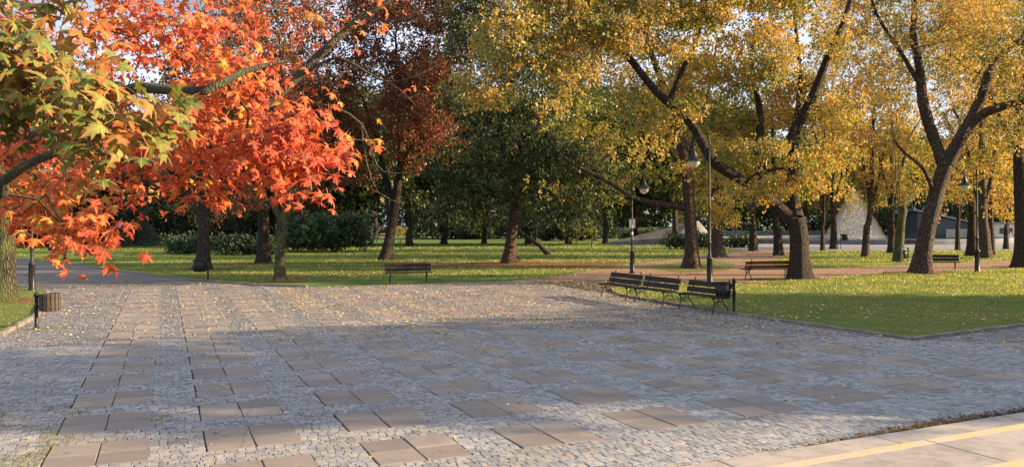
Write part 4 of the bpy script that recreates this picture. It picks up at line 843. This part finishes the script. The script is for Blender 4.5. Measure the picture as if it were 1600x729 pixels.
for (p, t, kd) in leafrec:
    out = p-t; h = unit(np.array([out[0], out[1], 0])+rng.normal(0, .25, 3)*np.array([1, 1, 0])+np.array([.1, -.25, 0]))
    droop = rng.uniform(.25, 1.5) if kd == 'o' else rng.uniform(.2, 1.0)
    D_ = unit(h+np.array([0, 0, -droop])); N_ = unit(np.array([.45, -.35, .75])+rng.normal(0, .42, 3)); N_ = unit(N_-D_*N_.dot(D_)); S_ = np.cross(D_, N_)
    s = (rng.uniform(.07, .125) if kd == 'o' else rng.uniform(.095, .155)); col = kd
    recs.append((p, S_, D_, N_, s, kd, np.linalg.norm(p-camp)/s))
recs.sort(key=lambda q: q[6] if abs(q[0][0]) < q[0][1]*.64 and q[0][2] < 2.42+.29*q[0][1] else 1e6)
lm = {}
for kd, mt in (('g', 'leaf_greenred'), ('o', 'leaf_orange')):
    for vi, (V, F, e) in enumerate(LV): me = np_mesh('leaf', V, F, M[mt], True); set_edge(me, e, V); lm[kd, vi] = me
for i, (p, S_, D_, N_, s, kd, q) in enumerate(recs[:296]):
    o = link(bpy.data.objects.new('leaf', lm[kd, i % 6]), mroot); Mx = Matrix((S_*s, D_*s, N_*s)).transposed().to_4x4(); Mx.translation = Vector(p-base_); o.matrix_local = Mx
for kd, mt, nm in (('g', 'leaf_greenred', 'green_foliage'), ('o', 'leaf_orange', 'orange_foliage')):
    Vs, Fs, Es, Us = [], [], [], []; b = 0
    for i, (p, S_, D_, N_, s, k2, q) in enumerate(recs[296:]):
        if k2 != kd: continue
        V, F, e = LV[i % 6]; W = (V[:, :1]*S_+V[:, 1:2]*D_+V[:, 2:]*N_)*s+(p-base_); Vs.append(W); Fs.append(F+b); Es.append(e); Us.append(V); b += len(V)
    if Vs:
        me = np_mesh(nm, np.concatenate(Vs), np.concatenate(Fs), M[mt], True); set_edge(me, np.concatenate(Es), np.concatenate(Us)); o = link(bpy.data.objects.new(nm, me), mroot); o['kind'] = 'stuff'

# ------------------------------------------------------------------ shrubs
def shrub(name, label, px_, py_, wpx, hpx, mat, size, depthr=.6, n=9, stems=True, group=None, flat=.6, per=30, per_m2=2.0):
    b = gp(px_, py_); k = b.y/FPX; W, H_ = wpx*k, hpx*k; bl = []
    for i in range(n):
        f = (i+.5)/n-.5; r = H_*random.uniform(.38, .55); bl.append((b.x+f*W*.92, b.y+W*depthr*random.uniform(-.3, .3)+1.0, H_*random.uniform(.40, .55), max(W/n*1.1, r), r*1.2, H_*.42))
    root = empty(name, b); tag(root, label, 'shrub', group); S = crown_sprays(bl, per_m2, .6); S = S[S[:, 2] > .08]
    make_crown(root, S, b, M[mat], per, size, 'foliage', spread=.3, droop=-.1, flat=flat)
    T = Tree(b); T.path([(b.x, b.y+1, -.05, .12), (b.x, b.y+1, H_*.4, .06)]); T.grow([np.array(q[:3]) for q in bl], seg=.6); T.grow(S[::6], seg=.6); T.radii(.01); T.wood(root, M['bark_dark'], flare=0)
shrub('spreading_juniper', 'low dark spreading juniper left of and behind the dark forked trunk', 300, 397, 100, 30, 'needle', .26)
shrub('spreading_juniper', 'low dark spreading juniper between the dark forked trunk and the stout back trunk', 375, 399, 90, 34, 'needle', .26)
shrub('dark_yew', 'rounded dark yew with bare crooked stems right of the slender mossy maple', 515, 394, 90, 66, 'needle', .24)
shrub('dark_yew', 'smaller dark yew mound behind the slender mossy maple', 460, 393, 44, 48, 'leaf_dark', .24, n=5)
shrub('clipped_hedge', 'long low green hedge at the back of the left lawn beyond the junipers', 165, 382, 150, 13, 'leaf_green', .3, .2, 12)
shrub('dark_hedge', 'low dark hedge at the path edge left of the path entrance trunk', 1080, 389, 70, 24, 'leaf_dark', .26, n=6)
shrub('dark_hedge', 'low dark hedge right of the grey brown rooted trunk', 1150, 387, 70, 20, 'leaf_dark', .26, n=6)
shrub('dark_hedge', 'green bush beside the grey stone mound', 1000, 376, 50, 18, 'leaf_green', .3, n=5)
shrub('dark_shrub', 'dark shrub mass right of the broad dark tree under its boughs', 890, 376, 90, 36, 'leaf_dark', .3, n=8)
shrub('dark_shrub', 'dark shrub mass around the thick far trunk', 745, 374, 44, 26, 'leaf_dark', .3, n=5)
def spruce(name, label, px_, py_, h, r, mat):
    b = gp(px_, py_); root = empty(name, b); tag(root, label, 'tree'); S = []
    for _ in range(int(520*h/8)):
        z = h*random.uniform(.03, 1)**1.15; rr = r*(1-z/h)*random.uniform(.55, 1.05); a = random.uniform(0, 6.28); S.append((b.x+math.cos(a)*rr, b.y+math.sin(a)*rr, z-rr*.18))
    S = np.array(S); make_crown(root, S, b, M[mat], 24, .22, 'needles', spread=.22, droop=.1, flat=.4)
    m = MB(); m.tube([(0, 0, -.1), (0, 0, h*.95)], [.2, .03], 8); m.build('trunk', M['bark_dark'], root)
spruce('blue_spruce', 'pale blue green spruce behind the left lawn, left of the dark forked trunk', 212, 384, 8.0, 3.0, 'needle_blue')
spruce('blue_spruce', 'smaller grey green spruce at the far end of the left lawn hedge', 165, 381, 6.0, 2.4, 'needle_blue')
def sapling(label, px_, py_, hpx):
    b = gp(px_, py_); h = hpx*b.y/FPX; root = empty('sapling', b); tag(root, label, 'sapling')
    m = MB(); m.tube([(0, 0, -.05), (.03, 0, h*.5), (0, 0, h)], [.05, .04, .015], 6); m.build('trunk', M['bark_dark'], root)
    m = MB(); m.tube([(.14, 0, -.05), (.14, 0, h*.6)], .035, 6); m.build('stake', M['barrel'], root)
    S = np.array([(b.x+random.gauss(0, h*.13), b.y+random.gauss(0, h*.13), h*random.uniform(.62, 1.08)) for _ in range(22)]); make_crown(root, S, b, M['leaf_yellowgreen'], 14, .16, spread=.14)
sapling('thin sapling with a stake on the bright green lawn right of the leaning copper tree', 625, 390, 34)
sapling('pale leaved sapling on the green lawn right of the leaning stem tree', 924, 386, 36)

# ------------------------------------------------------------------ benches
def make_bench(L, plank='plank', backs=1):
    root = empty('park_bench', (0, 0, 0))
    # side frames: curved cast iron legs with a scroll, seat rail and back upright
    for sx in (-1, 1):
        x = sx*(L/2-.22)
        m = MB()
        m.tube([(x, -.27, .0), (x, -.25, .10), (x, -.19, .25), (x, -.21, .36), (x, -.26, .42)], [.022, .018, .017, .018, .02], 7)
        m.tube([(x, .30, .0), (x, .25, .10), (x, .13, .24), (x, .06, .34), (x, .10, .42)], [.022, .018, .017, .018, .02], 7)
        m.tube([(x, -.18, .26), (x, -.10, .33), (x, -.02, .355), (x, .06, .33), (x, .13, .25)], .013, 6)
        m.tube([(x+.0, -.05+.055*math.cos(a), .27+.055*math.sin(a)) for a in np.linspace(0, 5.4, 10)], .010, 5)
        m.build('leg', M['iron'], root)
        m = MB(); m.tube([(x, -.28, .425), (x, -.05, .405), (x, .16, .41)], .02, 6)
        m.tube([(x, .16, .41), (x, .21, .55), (x, .27, .72), (x, .31, .85)], [.022, .02, .018, .016], 6); m.lathe([(.0, .0), (.022, .01), (.026, .03), (.014, .05), (0, .055)], (x, .315, .845), 8)
        m.build('side_frame', M['iron'], root)
    for k in range(4):
        m = MB(); m.box((0, 0, 0), (L, .095, .032), bevel=.006); o = m.build('seat_slat', M[plank], root); o.location = (0, -.235+k*.113, .448-(.012 if k in (1, 2) else 0))
    for k, (z, yy) in enumerate(((.56, .195), (.735, .255))):
        m = MB(); m.box((0, 0, 0), (L, .03, .150), rx=-.33, bevel=.006); o = m.build('back_slat', M[plank], root); o.location = (0, yy-.012, z)
    return root
bench0 = make_bench(2.05); bench_or = make_bench(2.05, 'plank_orange')
used_b = [False, False]
def place_bench(pa, pb, label, group=None, orange=False, L=2.05, flip=False):
    """pa, pb: photo pixels of the front feet, left and right as seen from the seat's back"""
    A, B = gp(*pa), gp(*pb); d = (B-A); rz = math.atan2(d.y, d.x); mid = (A+B)/2; nrm = Vector((-math.sin(rz), math.cos(rz), 0))
    if flip: rz += math.pi; nrm = -nrm
    loc = mid+nrm*.27; loc.z = .035 if inpoly(loc.x, loc.y, PLAZA) and not inpoly(loc.x, loc.y, LAWN) else .015
    i = 1 if orange else 0; src = bench_or if orange else bench0
    if not used_b[i]: o = src; used_b[i] = True; o.location = loc; o.rotation_euler = (0, 0, rz)
    else: o = copy_thing(src, loc, rz)
    o.scale = (L/2.05, 1, 1); tag(o, label, 'bench', group); return o
GB = 'dark benches in a row beside the near lawn'
place_bench((937, 465), (979, 472), 'dark slatted bench at the far left end of the row beside the near lawn', GB, L=2.05)
place_bench((991, 474), (1035, 481), 'dark slatted bench in the middle of the row beside the near lawn', GB, L=1.9)
place_bench((1060, 484.5), (1114, 492.5), 'dark slatted bench at the near right end of the row, beside the black bin', GB, L=1.85)
place_bench((613, 443.5), (665, 442.5), 'dark bench standing alone at the far side of the square in front of the lawn', L=1.95)
place_bench((1174, 436), (1216, 435.2), 'orange brown bench half hidden behind the huge gold tree', orange=True, flip=True, L=2.4)
place_bench((1450, 423), (1486, 423.5), 'dark bench beside the leaning forked trunk on the path edge', L=1.9)
place_bench((1412, 387), (1438, 387), 'small far dark bench behind the pollarded trunk near the fountain', L=2.2)

# ------------------------------------------------------------------ lamp posts
def lamp_post(name, label, px_, py_, H_, side, group='black lamp posts with bell lanterns', sign=False, bands=False):
    b = gp(px_, py_); b.z = .03 if not inpoly(b.x, b.y, LAWN) else .07
    root = empty(name, b); tag(root, label, 'street lamp', group); s = H_/5.9
    m = MB(); m.lathe([(0, 0), (.15, 0), (.15, .06), (.12, .10), (.105, .5), (.10, .95), (.13, .98), (.13, 1.05), (.085, 1.10), (.0, 1.1)], n=12)
    for k in range(8):
        a = k*math.pi/4; m.tube([(.108*math.cos(a), .108*math.sin(a), .12), (.102*math.cos(a), .102*math.sin(a), .94)], .012, 4)
    m.build('base', M['iron'], root)
    m = MB(); m.lathe([(.075, 1.08), (.06, 1.25), (.055, 1.6), (.07, 1.63), (.07, 1.68), (.045, 1.72), (.04, 3.0*s), (.055, 3.03*s), (.04, 3.08*s), (.033, 5.0*s), (.033, 5.55*s), (.05, 5.58*s), (.02, 5.65*s), (.03, 5.78*s), (.0, H_)], n=10); m.build('pole', M['iron_worn'], root)
    if bands:
        for z in (1.9, 2.25):
            m = MB(); m.lathe([(.052, z), (.052, z+.14)], n=10); m.build('painted_band', M['white_band'], root)
    x0 = side*.17; m = MB(); m.tube([(x0, 0, 4.62*s), (x0, 0, 5.55*s)]+[(side*(.385-.215*math.cos(a)), 0, 5.55*s+.215*math.sin(a)) for a in np.linspace(.3, math.pi-.0, 9)]+[(side*.60, 0, 5.33*s)], .018, 6)
    for z in (4.95, 5.33): m.tube([(0, 0, z*s), (x0, 0, z*s)], .016, 6)
    m.build('arm', M['iron_worn'], root)
    lx = side*.60; z0 = 5.33*s
    m = MB(); m.lathe([(.0, 0), (.05, -.01), (.055, -.10), (.09, -.14), (.10, -.22), (.13, -.28), (.15, -.36), (.33, -.46), (.35, -.49), (.30, -.49), (.0, -.44)], (lx, 0, z0), 18); m.build('lantern_hood', M['iron'], root)
    m = MB(); m.lathe([(.24, -.485), (.235, -.56), (.19, -.66), (.10, -.74), (.0, -.77)], (lx, 0, z0), 18); m.build('lantern_glass', M['glass'], root)
    if sign:
        m = MB(); m.box((0, -.03, 2.45), (.30, .015, .46), bevel=.003); m.build('notice_board', M['white_band'], root)
    return root
lamp_post('lamp_post', 'tall lamp post with a hooked arm and bell lantern behind the nearest bench', 1109, 447.5, 5.9, -1)
lamp_post('lamp_post', 'lamp post with a small white notice board on the earth path edge', 988, 427, 5.2, 1, sign=True, bands=True)
lamp_post('lamp_post', 'lamp post at the right of the near lawn before the stout pale trunk', 1527, 427, 5.2, -1)
lamp_post('lamp_post', 'black lamp post on the left lawn between mossy trunk and wooden bin', 50, 456, 5.6, 1)
lamp_post('lamp_post', 'distant lamp post on the lawn beyond the left hand path', 101, 406, 5.2, 1)

# ------------------------------------------------------------------ bins on posts
def post_bin(name, label, px_, py_, side, wood, postH=.95, rbin=.19, hbin=.42, group=None, zb=.34, lean=0):
    b = gp(px_, py_); b.z = .03
    root = empty(name, b); tag(root, label, 'litter bin', group)
    m = MB(); m.lathe([(0, 0), (.075, 0), (.07, .03), (.045, .05), (.04, postH*.55), (.055, postH*.57), (.055, postH*.62), (.038, postH*.65), (.036, postH*.86), (.055, postH*.88), (.06, postH*.93), (.05, postH*.97), (.02, postH), (0, postH*1.01)], n=12); m.build('post', M['iron'], root)
    cx = side*(rbin+.10)
    for z in (zb+.08, zb+hbin-.08):
        m = MB(); m.box((side*.06, 0, z), (.10, .03, .03)); m.build('bracket', M['iron'], root)
    if wood:
        m = MB(); m.lathe([(rbin-.03, 0), (rbin-.03, hbin), (rbin-.045, hbin), (rbin-.045, .02), (0, .02)], (cx, 0, zb), 16); m.build('liner', M['iron_worn'], root)
        for k in range(16):
            a = k*math.pi/8; m = MB(); m.box((0, 0, 0), (.022, .068, hbin), bevel=.004); o = m.build('slat', M['barrel'], root); o.location = (cx+math.cos(a)*rbin, math.sin(a)*rbin, zb+hbin/2+.01); o.rotation_euler = (0, 0, a)
    else:
        m = MB(); m.lathe([(0, 0), (rbin*.9, 0), (rbin, hbin), (rbin-.015, hbin), (rbin*.86, .02), (0, .02)], (cx, 0, zb), 18)
        for k in range(14):
            a = k*math.pi/7; m.box((cx+math.cos(a)*rbin*.965, math.sin(a)*rbin*.965, zb+hbin/2), (.012, .03, hbin*.9), rz=a)
        m.build('bucket', M['iron'], root); m = MB(); m.lathe([(rbin-.01, hbin-.02), (rbin+.018, hbin-.02), (rbin+.018, hbin+.012), (rbin-.01, hbin+.012), (rbin-.01, hbin-.02)], (cx, 0, zb), 18); m.build('rim', M['iron_worn'], root)
    return root
post_bin('post_bin', 'round wooden slatted bin hung on a black post at the left kerb', 57, 515, 1, True, .86, .22, .40, zb=.42)
post_bin('post_bin', 'black litter bin hung on a black post at the right end of the bench row', 1147, 491, -1, False, .95, .20, .44, zb=.40)
post_bin('post_bin', 'thin rimmed litter bin on a post before the dark forked trunk on the shaded lawn', 325, 440, -1, False, 1.15, .27, .5, zb=.42)
post_bin('post_bin', 'small dark litter bin beside the pollarded trunk', 1419, 409, -1, False, .9, .22, .5, zb=.2)
post_bin('post_bin', 'small far litter bin on a post in front of the fountain basin', 1314, 389, 1, False, 1.5, .3, .6, zb=.8)

# ------------------------------------------------------------------ fountain, mound, far buildings and cars
fb = gp(1335, 377); fr = empty('fountain', fb); tag(fr, 'large round fountain with a tall white spray seen between the trunks on the right', 'fountain')
m = MB(); m.lathe([(19, 0), (19, .55), (18.9, .62), (18.2, .62), (18.2, .0)], n=64); m.build('basin_wall', M['stone_grey'], fr)
m = MB(); m.lathe([(18.2, .35), (0.01, .35)], n=64); m.build('water', M['water'], fr)
n_ = 600; zz = rng.uniform(0, 1, n_)**1.3; rad = (.18+3.2*(1-zz)**1.3)*np.sqrt(rng.uniform(.02, 1, n_)); a = rng.uniform(0, 6.28, n_)
Pp = np.stack([np.cos(a)*rad, np.sin(a)*rad, (.4+zz*7.0)], 1); Dd = unit(rng.normal(0, .3, (n_, 3))+np.array([0, 0, -1])); V_, F_ = leaf_quads(Pp, Dd, unit(rng.normal(0, 1, (n_, 3))), rng.uniform(.10, .35, n_), rng.uniform(.012, .03, n_))
o = link(bpy.data.objects.new('spray', np_mesh('spray', V_, F_, M['spray'])), fr); o['kind'] = 'stuff'
mist = bpy.data.materials.new('water_mist'); mist.use_nodes = True; mn_ = mist.node_tree; mn_.nodes.remove(mn_.nodes['Principled BSDF']); pv = mn_.nodes.new('ShaderNodeVolumePrincipled'); pv.inputs['Density'].default_value = .05; pv.inputs['Color'].default_value = (.93, .95, 1, 1); mn_.links.new(pv.outputs[0], mn_.nodes['Material Output'].inputs['Volume'])
m = MB(); m.lathe([(0, .38), (4.2, .38), (3.6, 1.6), (2.7, 3.2), (1.8, 4.8), (1.0, 6.2), (.4, 7.2), (0, 7.5)], n=20); o = m.build('mist', mist, fr); o['kind'] = 'stuff'
mb_ = gp(1035, 382); mr = empty('stone_mound', mb_); tag(mr, 'grey stone mound with a pale sloping top left of the tall lamp post', 'monument')
m = MB(); m.poly([(-8.2, -1.5), (6, -2.5), (9, 6), (-3, 6)], -.1, .15)
vs = [(-7.5, -1.2, .15), (5.5, -2.2, .15), (8, 5, .15), (-3, 5, .15), (-.5, 0, 1.5), (3.4, -.2, 2.7), (5.0, 2.5, 2.9), (0, 3, 1.7)]
m.add(vs, [(0, 1, 5, 4), (1, 2, 6, 5), (2, 3, 7, 6), (3, 0, 4, 7), (4, 5, 6, 7)]); m.build('rock_slope', M['stone_grey'], mr)
m = MB(); vs = [(1, -1.72, .5), (4.6, -2.1, .5), (3.3, -.38, 2.6), (1.4, -.2, 1.9)]; m.add([(x, y-.12, z+.1) for x, y, z in vs]+[(x, y+.2, z-.1) for x, y, z in vs], [(0, 1, 2, 3), (4, 7, 6, 5), (0, 4, 5, 1), (1, 5, 6, 2), (2, 6, 7, 3), (3, 7, 4, 0)]); m.build('pale_slab', M['stone_pale'], mr)
def far_wall(name, label, u0, u1, v, h, mat, cat='wall'):
    a, b = gp(u0, v), gp(u1, v); m = MB(); m.box(((a+b)/2+Vector((0, 0, h/2))), ((b-a).length, .35, h), bevel=.03); o = m.build(name, mat); tag(o, label, cat)
far_wall('low_wall', 'low pale wall beyond the lawn right of the close pair of dark trunks', 925, 1060, 366.5, 1.9, M['stone_pale'])
far_wall('low_wall', 'long low grey wall behind the fountain on the right', 1090, 1290, 370, 1.2, M['stone_grey'])

def building(name, label, c, W, D_, H_, wall, nx, nz, rz=0, roofh=3):
    root = empty(name, c, rz); tag(root, label, 'building'); m = MB(); m.box((0, 0, H_/2), (W, D_, H_)); wl = m.build('wall', wall, root)
    for i in range(nx):
        for k in range(nz):
            x = -W/2+W*(i+.5)/nx; z = H_*(k+.55)/nz
            m = MB(); m.box((x, -D_/2-.03, z), (1.5, .12, 1.9)); wf = m.build('window', M['stone_pale'], root); m = MB(); m.box((x, -D_/2-.10, z), (1.2, .06, 1.6)); m.build('pane', M['glass_dark'], wf)
    m = MB(); m.add([(-W/2-.5, -D_/2-.5, H_), (W/2+.5, -D_/2-.5, H_), (W/2+.5, D_/2+.5, H_), (-W/2-.5, D_/2+.5, H_), (-W/2+4, 0, H_+roofh), (W/2-4, 0, H_+roofh)], [(0, 1, 5, 4), (1, 2, 5), (2, 3, 4, 5), (3, 0, 4), (3, 2, 1, 0)]); m.build('roof', M['roof'], root)
building('yellow_building', 'yellow walled building glimpsed through the left tree crowns', (-68, 170, 0), 20, 12, 17, M['yellow_plaster'], 5, 4, R(-12))
building('pale_building', 'pale building glimpsed beyond the left hedge and spruces', (-112, 210, 0), 50, 14, 12, M['white_plaster'], 10, 3, R(-8))
kb = gp(1478, 376); kr = empty('wedge_kiosk', kb); tag(kr, 'dark wedge shaped kiosk with a sloping grey roof behind the thin trunks on the right', 'kiosk')
m = MB(); m.add([(-4, 0, 0), (9, 0, 0), (9, 6, 0), (-4, 6, 0), (-4, 0, 4.0), (9, 0, 1.2), (9, 6, 1.2), (-4, 6, 4.0)], [(3, 2, 1, 0), (0, 1, 5, 4), (1, 2, 6, 5), (2, 3, 7, 6), (3, 0, 4, 7), (4, 5, 6, 7)]); m.build('wall', M['glass_dark'], kr)
m = MB(); m.add([(-5, -.8, 4.3), (10.5, -.8, .95), (10.5, 7, .95), (-5, 7, 4.3), (-5, -.8, 4.6), (10.5, -.8, 1.15), (10.5, 7, 1.15), (-5, 7, 4.6)], [(3, 2, 1, 0), (0, 1, 5, 4), (1, 2, 6, 5), (2, 3, 7, 6), (3, 0, 4, 7), (4, 5, 6, 7)]); m.build('roof', M['grey_metal'], kr)
m = MB(); m.box((1.8, -.06, 1.05), (3.6, .1, 1.2)); wf = m.build('window', M['white_plaster'], kr)
for q in range(3): m = MB(); m.box((.65+q*1.15, -.13, 1.05), (.95, .05, .95)); m.build('pane', M['glass'], wf)
cb = gp(1566, 376); cr = empty('white_cabin', cb); tag(cr, 'small white cabin at the far right beyond the forecourt', 'cabin'); m = MB(); m.box((0, 0, 1.2), (3.6, 2.5, 2.4)); m.build('wall', M['white_plaster'], cr); m = MB(); m.box((0, 0, 2.5), (4, 2.9, .2), bevel=.03); m.build('roof', M['grey_metal'], cr); m = MB(); m.box((-.2, -1.27, 1.4), (1.8, .06, .8)); m.build('window', M['glass_dark'], cr)
def make_car(name, label, loc, paint, rz=0):
    root = empty(name, loc, rz); tag(root, label, 'car', 'cars parked on the far street'); prof = [(-2.1, .35), (-2.15, .75), (-1.7, .92), (-1.0, 1.0), (-.45, 1.42), (.9, 1.45), (1.5, 1.05), (2.05, .95), (2.15, .6), (2.1, .35)]
    m = MB(); k = len(prof); vs = [(x, -.8+(.1 if z > 1.1 else 0), z) for x, z in prof]+[(x, .8-(.1 if z > 1.1 else 0), z) for x, z in prof]; m.add(vs, [tuple(range(k)), tuple(range(2*k-1, k-1, -1))]+[(i, k+i, k+(i+1) % k, (i+1) % k) for i in range(k)]); m.build('body', paint, root)
    for s in (-1, 1):
        m = MB(); m.add([(-.9, s*.82, 1.03), (-.42, s*.73, 1.36), (.85, s*.73, 1.38), (1.3, s*.82, 1.05)], [(0, 1, 2, 3)]); m.build('side_window', M['glass_dark'], root)
        for x in (-1.35, 1.35): m = MB(); m.tube([(x, s*.66, .33), (x, s*.86, .33)], .33, 14); m.build('wheel', M['rubber'], root)
    return root
make_car('parked_car', 'white car parked on the far street left of the leaning copper tree', gp(567, 366.5), M['white_car'])
make_car('parked_car', 'red car parked on the far street behind the leaning copper tree', gp(599, 366.3), M['red_car'])
make_car('parked_car', 'white car parked on the far street right of the leaning copper tree', gp(640, 366.2), M['white_car'])
make_car('parked_car', 'grey car parked on the far street left of the broad dark tree', gp(690, 366.5), M['grey_car'])

# ------------------------------------------------------------------ grass blades, fallen leaves, moss
def scatter(poly, n, box):
    x = rng.uniform(box[0], box[1], n); y = rng.uniform(box[2], box[3], n); k = inpoly(x, y, poly); return np.stack([x[k], y[k]], 1)
BASES = [(b.x, b.y, r) for b, r in ((b1, 1.9), (b2, 1.8), (b3, 1.7), (b4, 1.6), (b8, 2.6), (b9, 2.0), (b10, 1.2), (b11, 1.7), (b12, 1.6), (b13, 1.2))]
def grass(name, pts, z, h, w_, mat='blade', scale=None):
    if mat == 'blade':
        kk_ = np.ones(len(pts), bool)
        for bx, by, br in BASES: kk_ &= np.hypot(pts[:, 0]-bx, pts[:, 1]-by) > br*(.75+.3*np.sin(3*np.arctan2(pts[:, 1]-by, pts[:, 0]-bx)+bx))
        pts = pts[kk_]; scale = None if scale is None else scale[kk_]
    n = len(pts); s = np.ones(n) if scale is None else scale; P = np.stack([pts[:, 0], pts[:, 1], np.full(n, z)], 1); a = rng.uniform(0, 6.28, n); S = np.stack([np.cos(a), np.sin(a), np.zeros(n)], 1)*(w_*s*rng.uniform(.6, 1.3, n))[:, None]
    T = P+np.stack([rng.normal(0, .45, n)*h*s, rng.normal(0, .45, n)*h*s, h*s*rng.uniform(.5, 1.3, n)], 1)
    V = np.stack([P-S, P+S, T], 1).reshape(-1, 3); o = link(bpy.data.objects.new(name, np_mesh(name, V, np.arange(n*3).reshape(-1, 3), M[mat]))); o['kind'] = 'stuff'; return o
g1 = scatter(LAWN, 150000, (1, 42, 16, 46)); dd = np.hypot(g1[:, 0], g1[:, 1]); g1 = g1[(g1[:, 0] < g1[:, 1]*.68)]; dd = np.hypot(g1[:, 0], g1[:, 1])
grass('near_grass', g1, .07, .055, .012, scale=(dd/24)**.8)
g2 = scatter(LEFTL, 26000, (-31, -9, 12, 40)); g2 = g2[np.abs(g2[:, 0]) < g2[:, 1]*.68]; grass('left_grass', g2, .07, .05, .013)
# lawn strips behind: coarser tufts
q = rng.uniform(0, 1, 150000); yy = 1/(1/37+(1/110-1/37)*q); xx = rng.uniform(-.66, .66, len(q))*yy; pts = np.stack([xx, yy], 1)
BANK = [gp(*p) for p in ((600, 409), (700, 411), (830, 411), (960, 408), (1000, 411), (900, 418), (800, 417), (640, 419))]
NOT = [BANK, PLAZA, [gp(*p) for p in ((800, 440), (900, 439), (1000, 439.5), (1180, 442), (1280, 435), (1380, 429), (1600, 420), (1800, 411), (1800, 397), (1600, 405), (1440, 413), (1270, 419), (1200, 419), (1210, 406), (1232, 399), (1232, 390), (1168, 390), (1130, 397), (1075, 399), (1060, 404), (1020, 409), (980, 414), (930, 421), (880, 430))],
       LAWN, [gp(*p) for p in ((1180, 391.5), (1800, 391), (1800, 371.5), (1300, 371.5), (1100, 374), (985, 381), (1060, 384), (1140, 389))]]
kk = np.ones(len(pts), bool)
for pl in NOT: kk &= ~inpoly(pts[:, 0], pts[:, 1], pl)
pts = pts[kk]; grass('back_grass', pts, 0, .07, .022, scale=(pts[:, 1]/45)**.9)
for bx, by, br in BASES:                                # bare trodden soil round the trunks
    zz_ = .081 if inpoly(bx, by+.3, LAWN) or inpoly(bx, by, LEFTL) else .02
    sheet('bare_soil', [(bx+br*(.85+.3*math.sin(3*a+bx)+.1*math.sin(7*a))*math.cos(a), by+br*(.85+.3*math.sin(3*a+bx)+.1*math.sin(7*a))*math.sin(a)) for a in np.linspace(0, 6.1, 28)], zz_, M['soil'])
# fallen leaves
def litter(name, pts, z, s, parent=None):
    n = len(pts); P = np.stack([pts[:, 0], pts[:, 1], z+rng.uniform(0, .012, n)], 1); a = rng.uniform(0, 6.28, n); D_ = np.stack([np.cos(a), np.sin(a), rng.normal(0, .18, n)], 1); D_ = unit(D_); N_ = unit(np.stack([rng.normal(0, .35, n), rng.normal(0, .35, n), np.ones(n)], 1))
    L = s*rng.uniform(.6, 1.4, n); V, F = leaf_quads(P, D_, N_, L, L*rng.uniform(.3, .5, n)); o = link(bpy.data.objects.new(name, np_mesh(name, V, F, M['litter']))); o['kind'] = 'stuff'; return o
from mathutils import noise as mn
def dens(x, y):
    g = w2g(x, y); d = .05+1.3*max(0, min(1, (y-15)/9))*(1-max(0, min(1, (g[0]+2)/-6)))
    d *= .35+.9*max(0, min(1, (g[0]-1)/9)); return d*max(0, .75+1.1*mn.noise(Vector((x*.35, y*.35, 0))))
q = rng.uniform(0, 1, 42000); yy = 8+(37-8)*q**.8; xx = rng.uniform(-.66, .66, len(q))*yy; k = inpoly(xx, yy, PLAZA) & ~inpoly(xx, yy, LAWN) & ~inpoly(xx, yy, LEFTL) & (((xx-sa.x)*snor.x+(yy-sa.y)*snor.y) > .1)
pts = np.stack([xx, yy], 1)[k]; u_ = rng.uniform(0, .8, len(pts)); pts = pts[np.array([dens(x, y) > r for (x, y), r in zip(pts, u_)])]
litter('fallen_leaves', pts, .036, .062)
pl_ = scatter(LAWN, 30000, (1, 42, 16, 46)); pl_ = pl_[[mn.noise(Vector((x*.2, y*.2, 3)))+.35-(w2g(x, y)[0]-14)*.045 > random.random()*.7 for x, y in pl_]]; litter('lawn_leaves', pl_, .11, .07)
pe = scatter(NOT[2], 7000, (0, 60, 33, 80)); litter('path_leaves', pe, .02, .09)
pb_ = np.stack([rng.uniform(-22, 14, 16000), rng.uniform(37, 58, 16000)], 1); kb_ = ~inpoly(pb_[:, 0], pb_[:, 1], PLAZA) & ~inpoly(pb_[:, 0], pb_[:, 1], NOT[2]); pb_ = pb_[kb_]; pb_ = pb_[[mn.noise(Vector((x*.15, y*.3, 9))) > .08 for x, y in pb_]]; litter('back_lawn_leaves', pb_, .05, .085)
n_ = 1100; aa = 4.0+rng.normal(0, 1.15, n_); bb = np.abs(rng.normal(0, .10, n_))*(1.2-np.abs(aa-4)/4).clip(.2); dp = np.stack([sa.x+sdir.x*aa+snor.x*(bb+.02), sa.y+sdir.y*aa+snor.y*(bb+.02)], 1)
o = litter('step_foot_debris', dp, .032, .035); o.data.materials[0] = M['leaf_brown']
INP = lambda p: any(X-.0 < g_[0] < X+1.0 and Y < g_[1] < Y+1.0 for g_ in (w2g(p.x, p.y),) for X, Y, i_, j_ in patches if j_ < 8 and i_ < 4)
# moss and weeds in the joints at the lower left
mm_ = []
for _ in range(15000):
    u, v = random.uniform(0, 290), random.uniform(628, 735); p = gp(u, v)
    if not INP(p) and mn.noise(Vector((p.x*1.5, p.y*1.5, 5))) > -.12+.5*(u/290): mm_.append((p.x, p.y))
for (u, v, r, c_) in ((72, 516, .35, 160), (1148, 490, .4, 260), (110, 478, .9, 260), (165, 462, 1.6, 260), (85, 512, .5, 120)):
    p = gp(u, v)
    for _ in range(c_): mm_.append((p.x+random.gauss(0, r), p.y+random.gauss(0, r*.6)))
grass('joint_weeds', np.array(mm_), .018, .022, .009, 'moss')
print('SCENE verts', sum(len(o.data.vertices) for o in bpy.data.objects if o.type == 'MESH' and o.data.users == 1), 'tris', sum(sum(len(p.vertices)-2 for p in me.polygons[:1])*len(me.polygons) for me in bpy.data.meshes), 'setts', n)
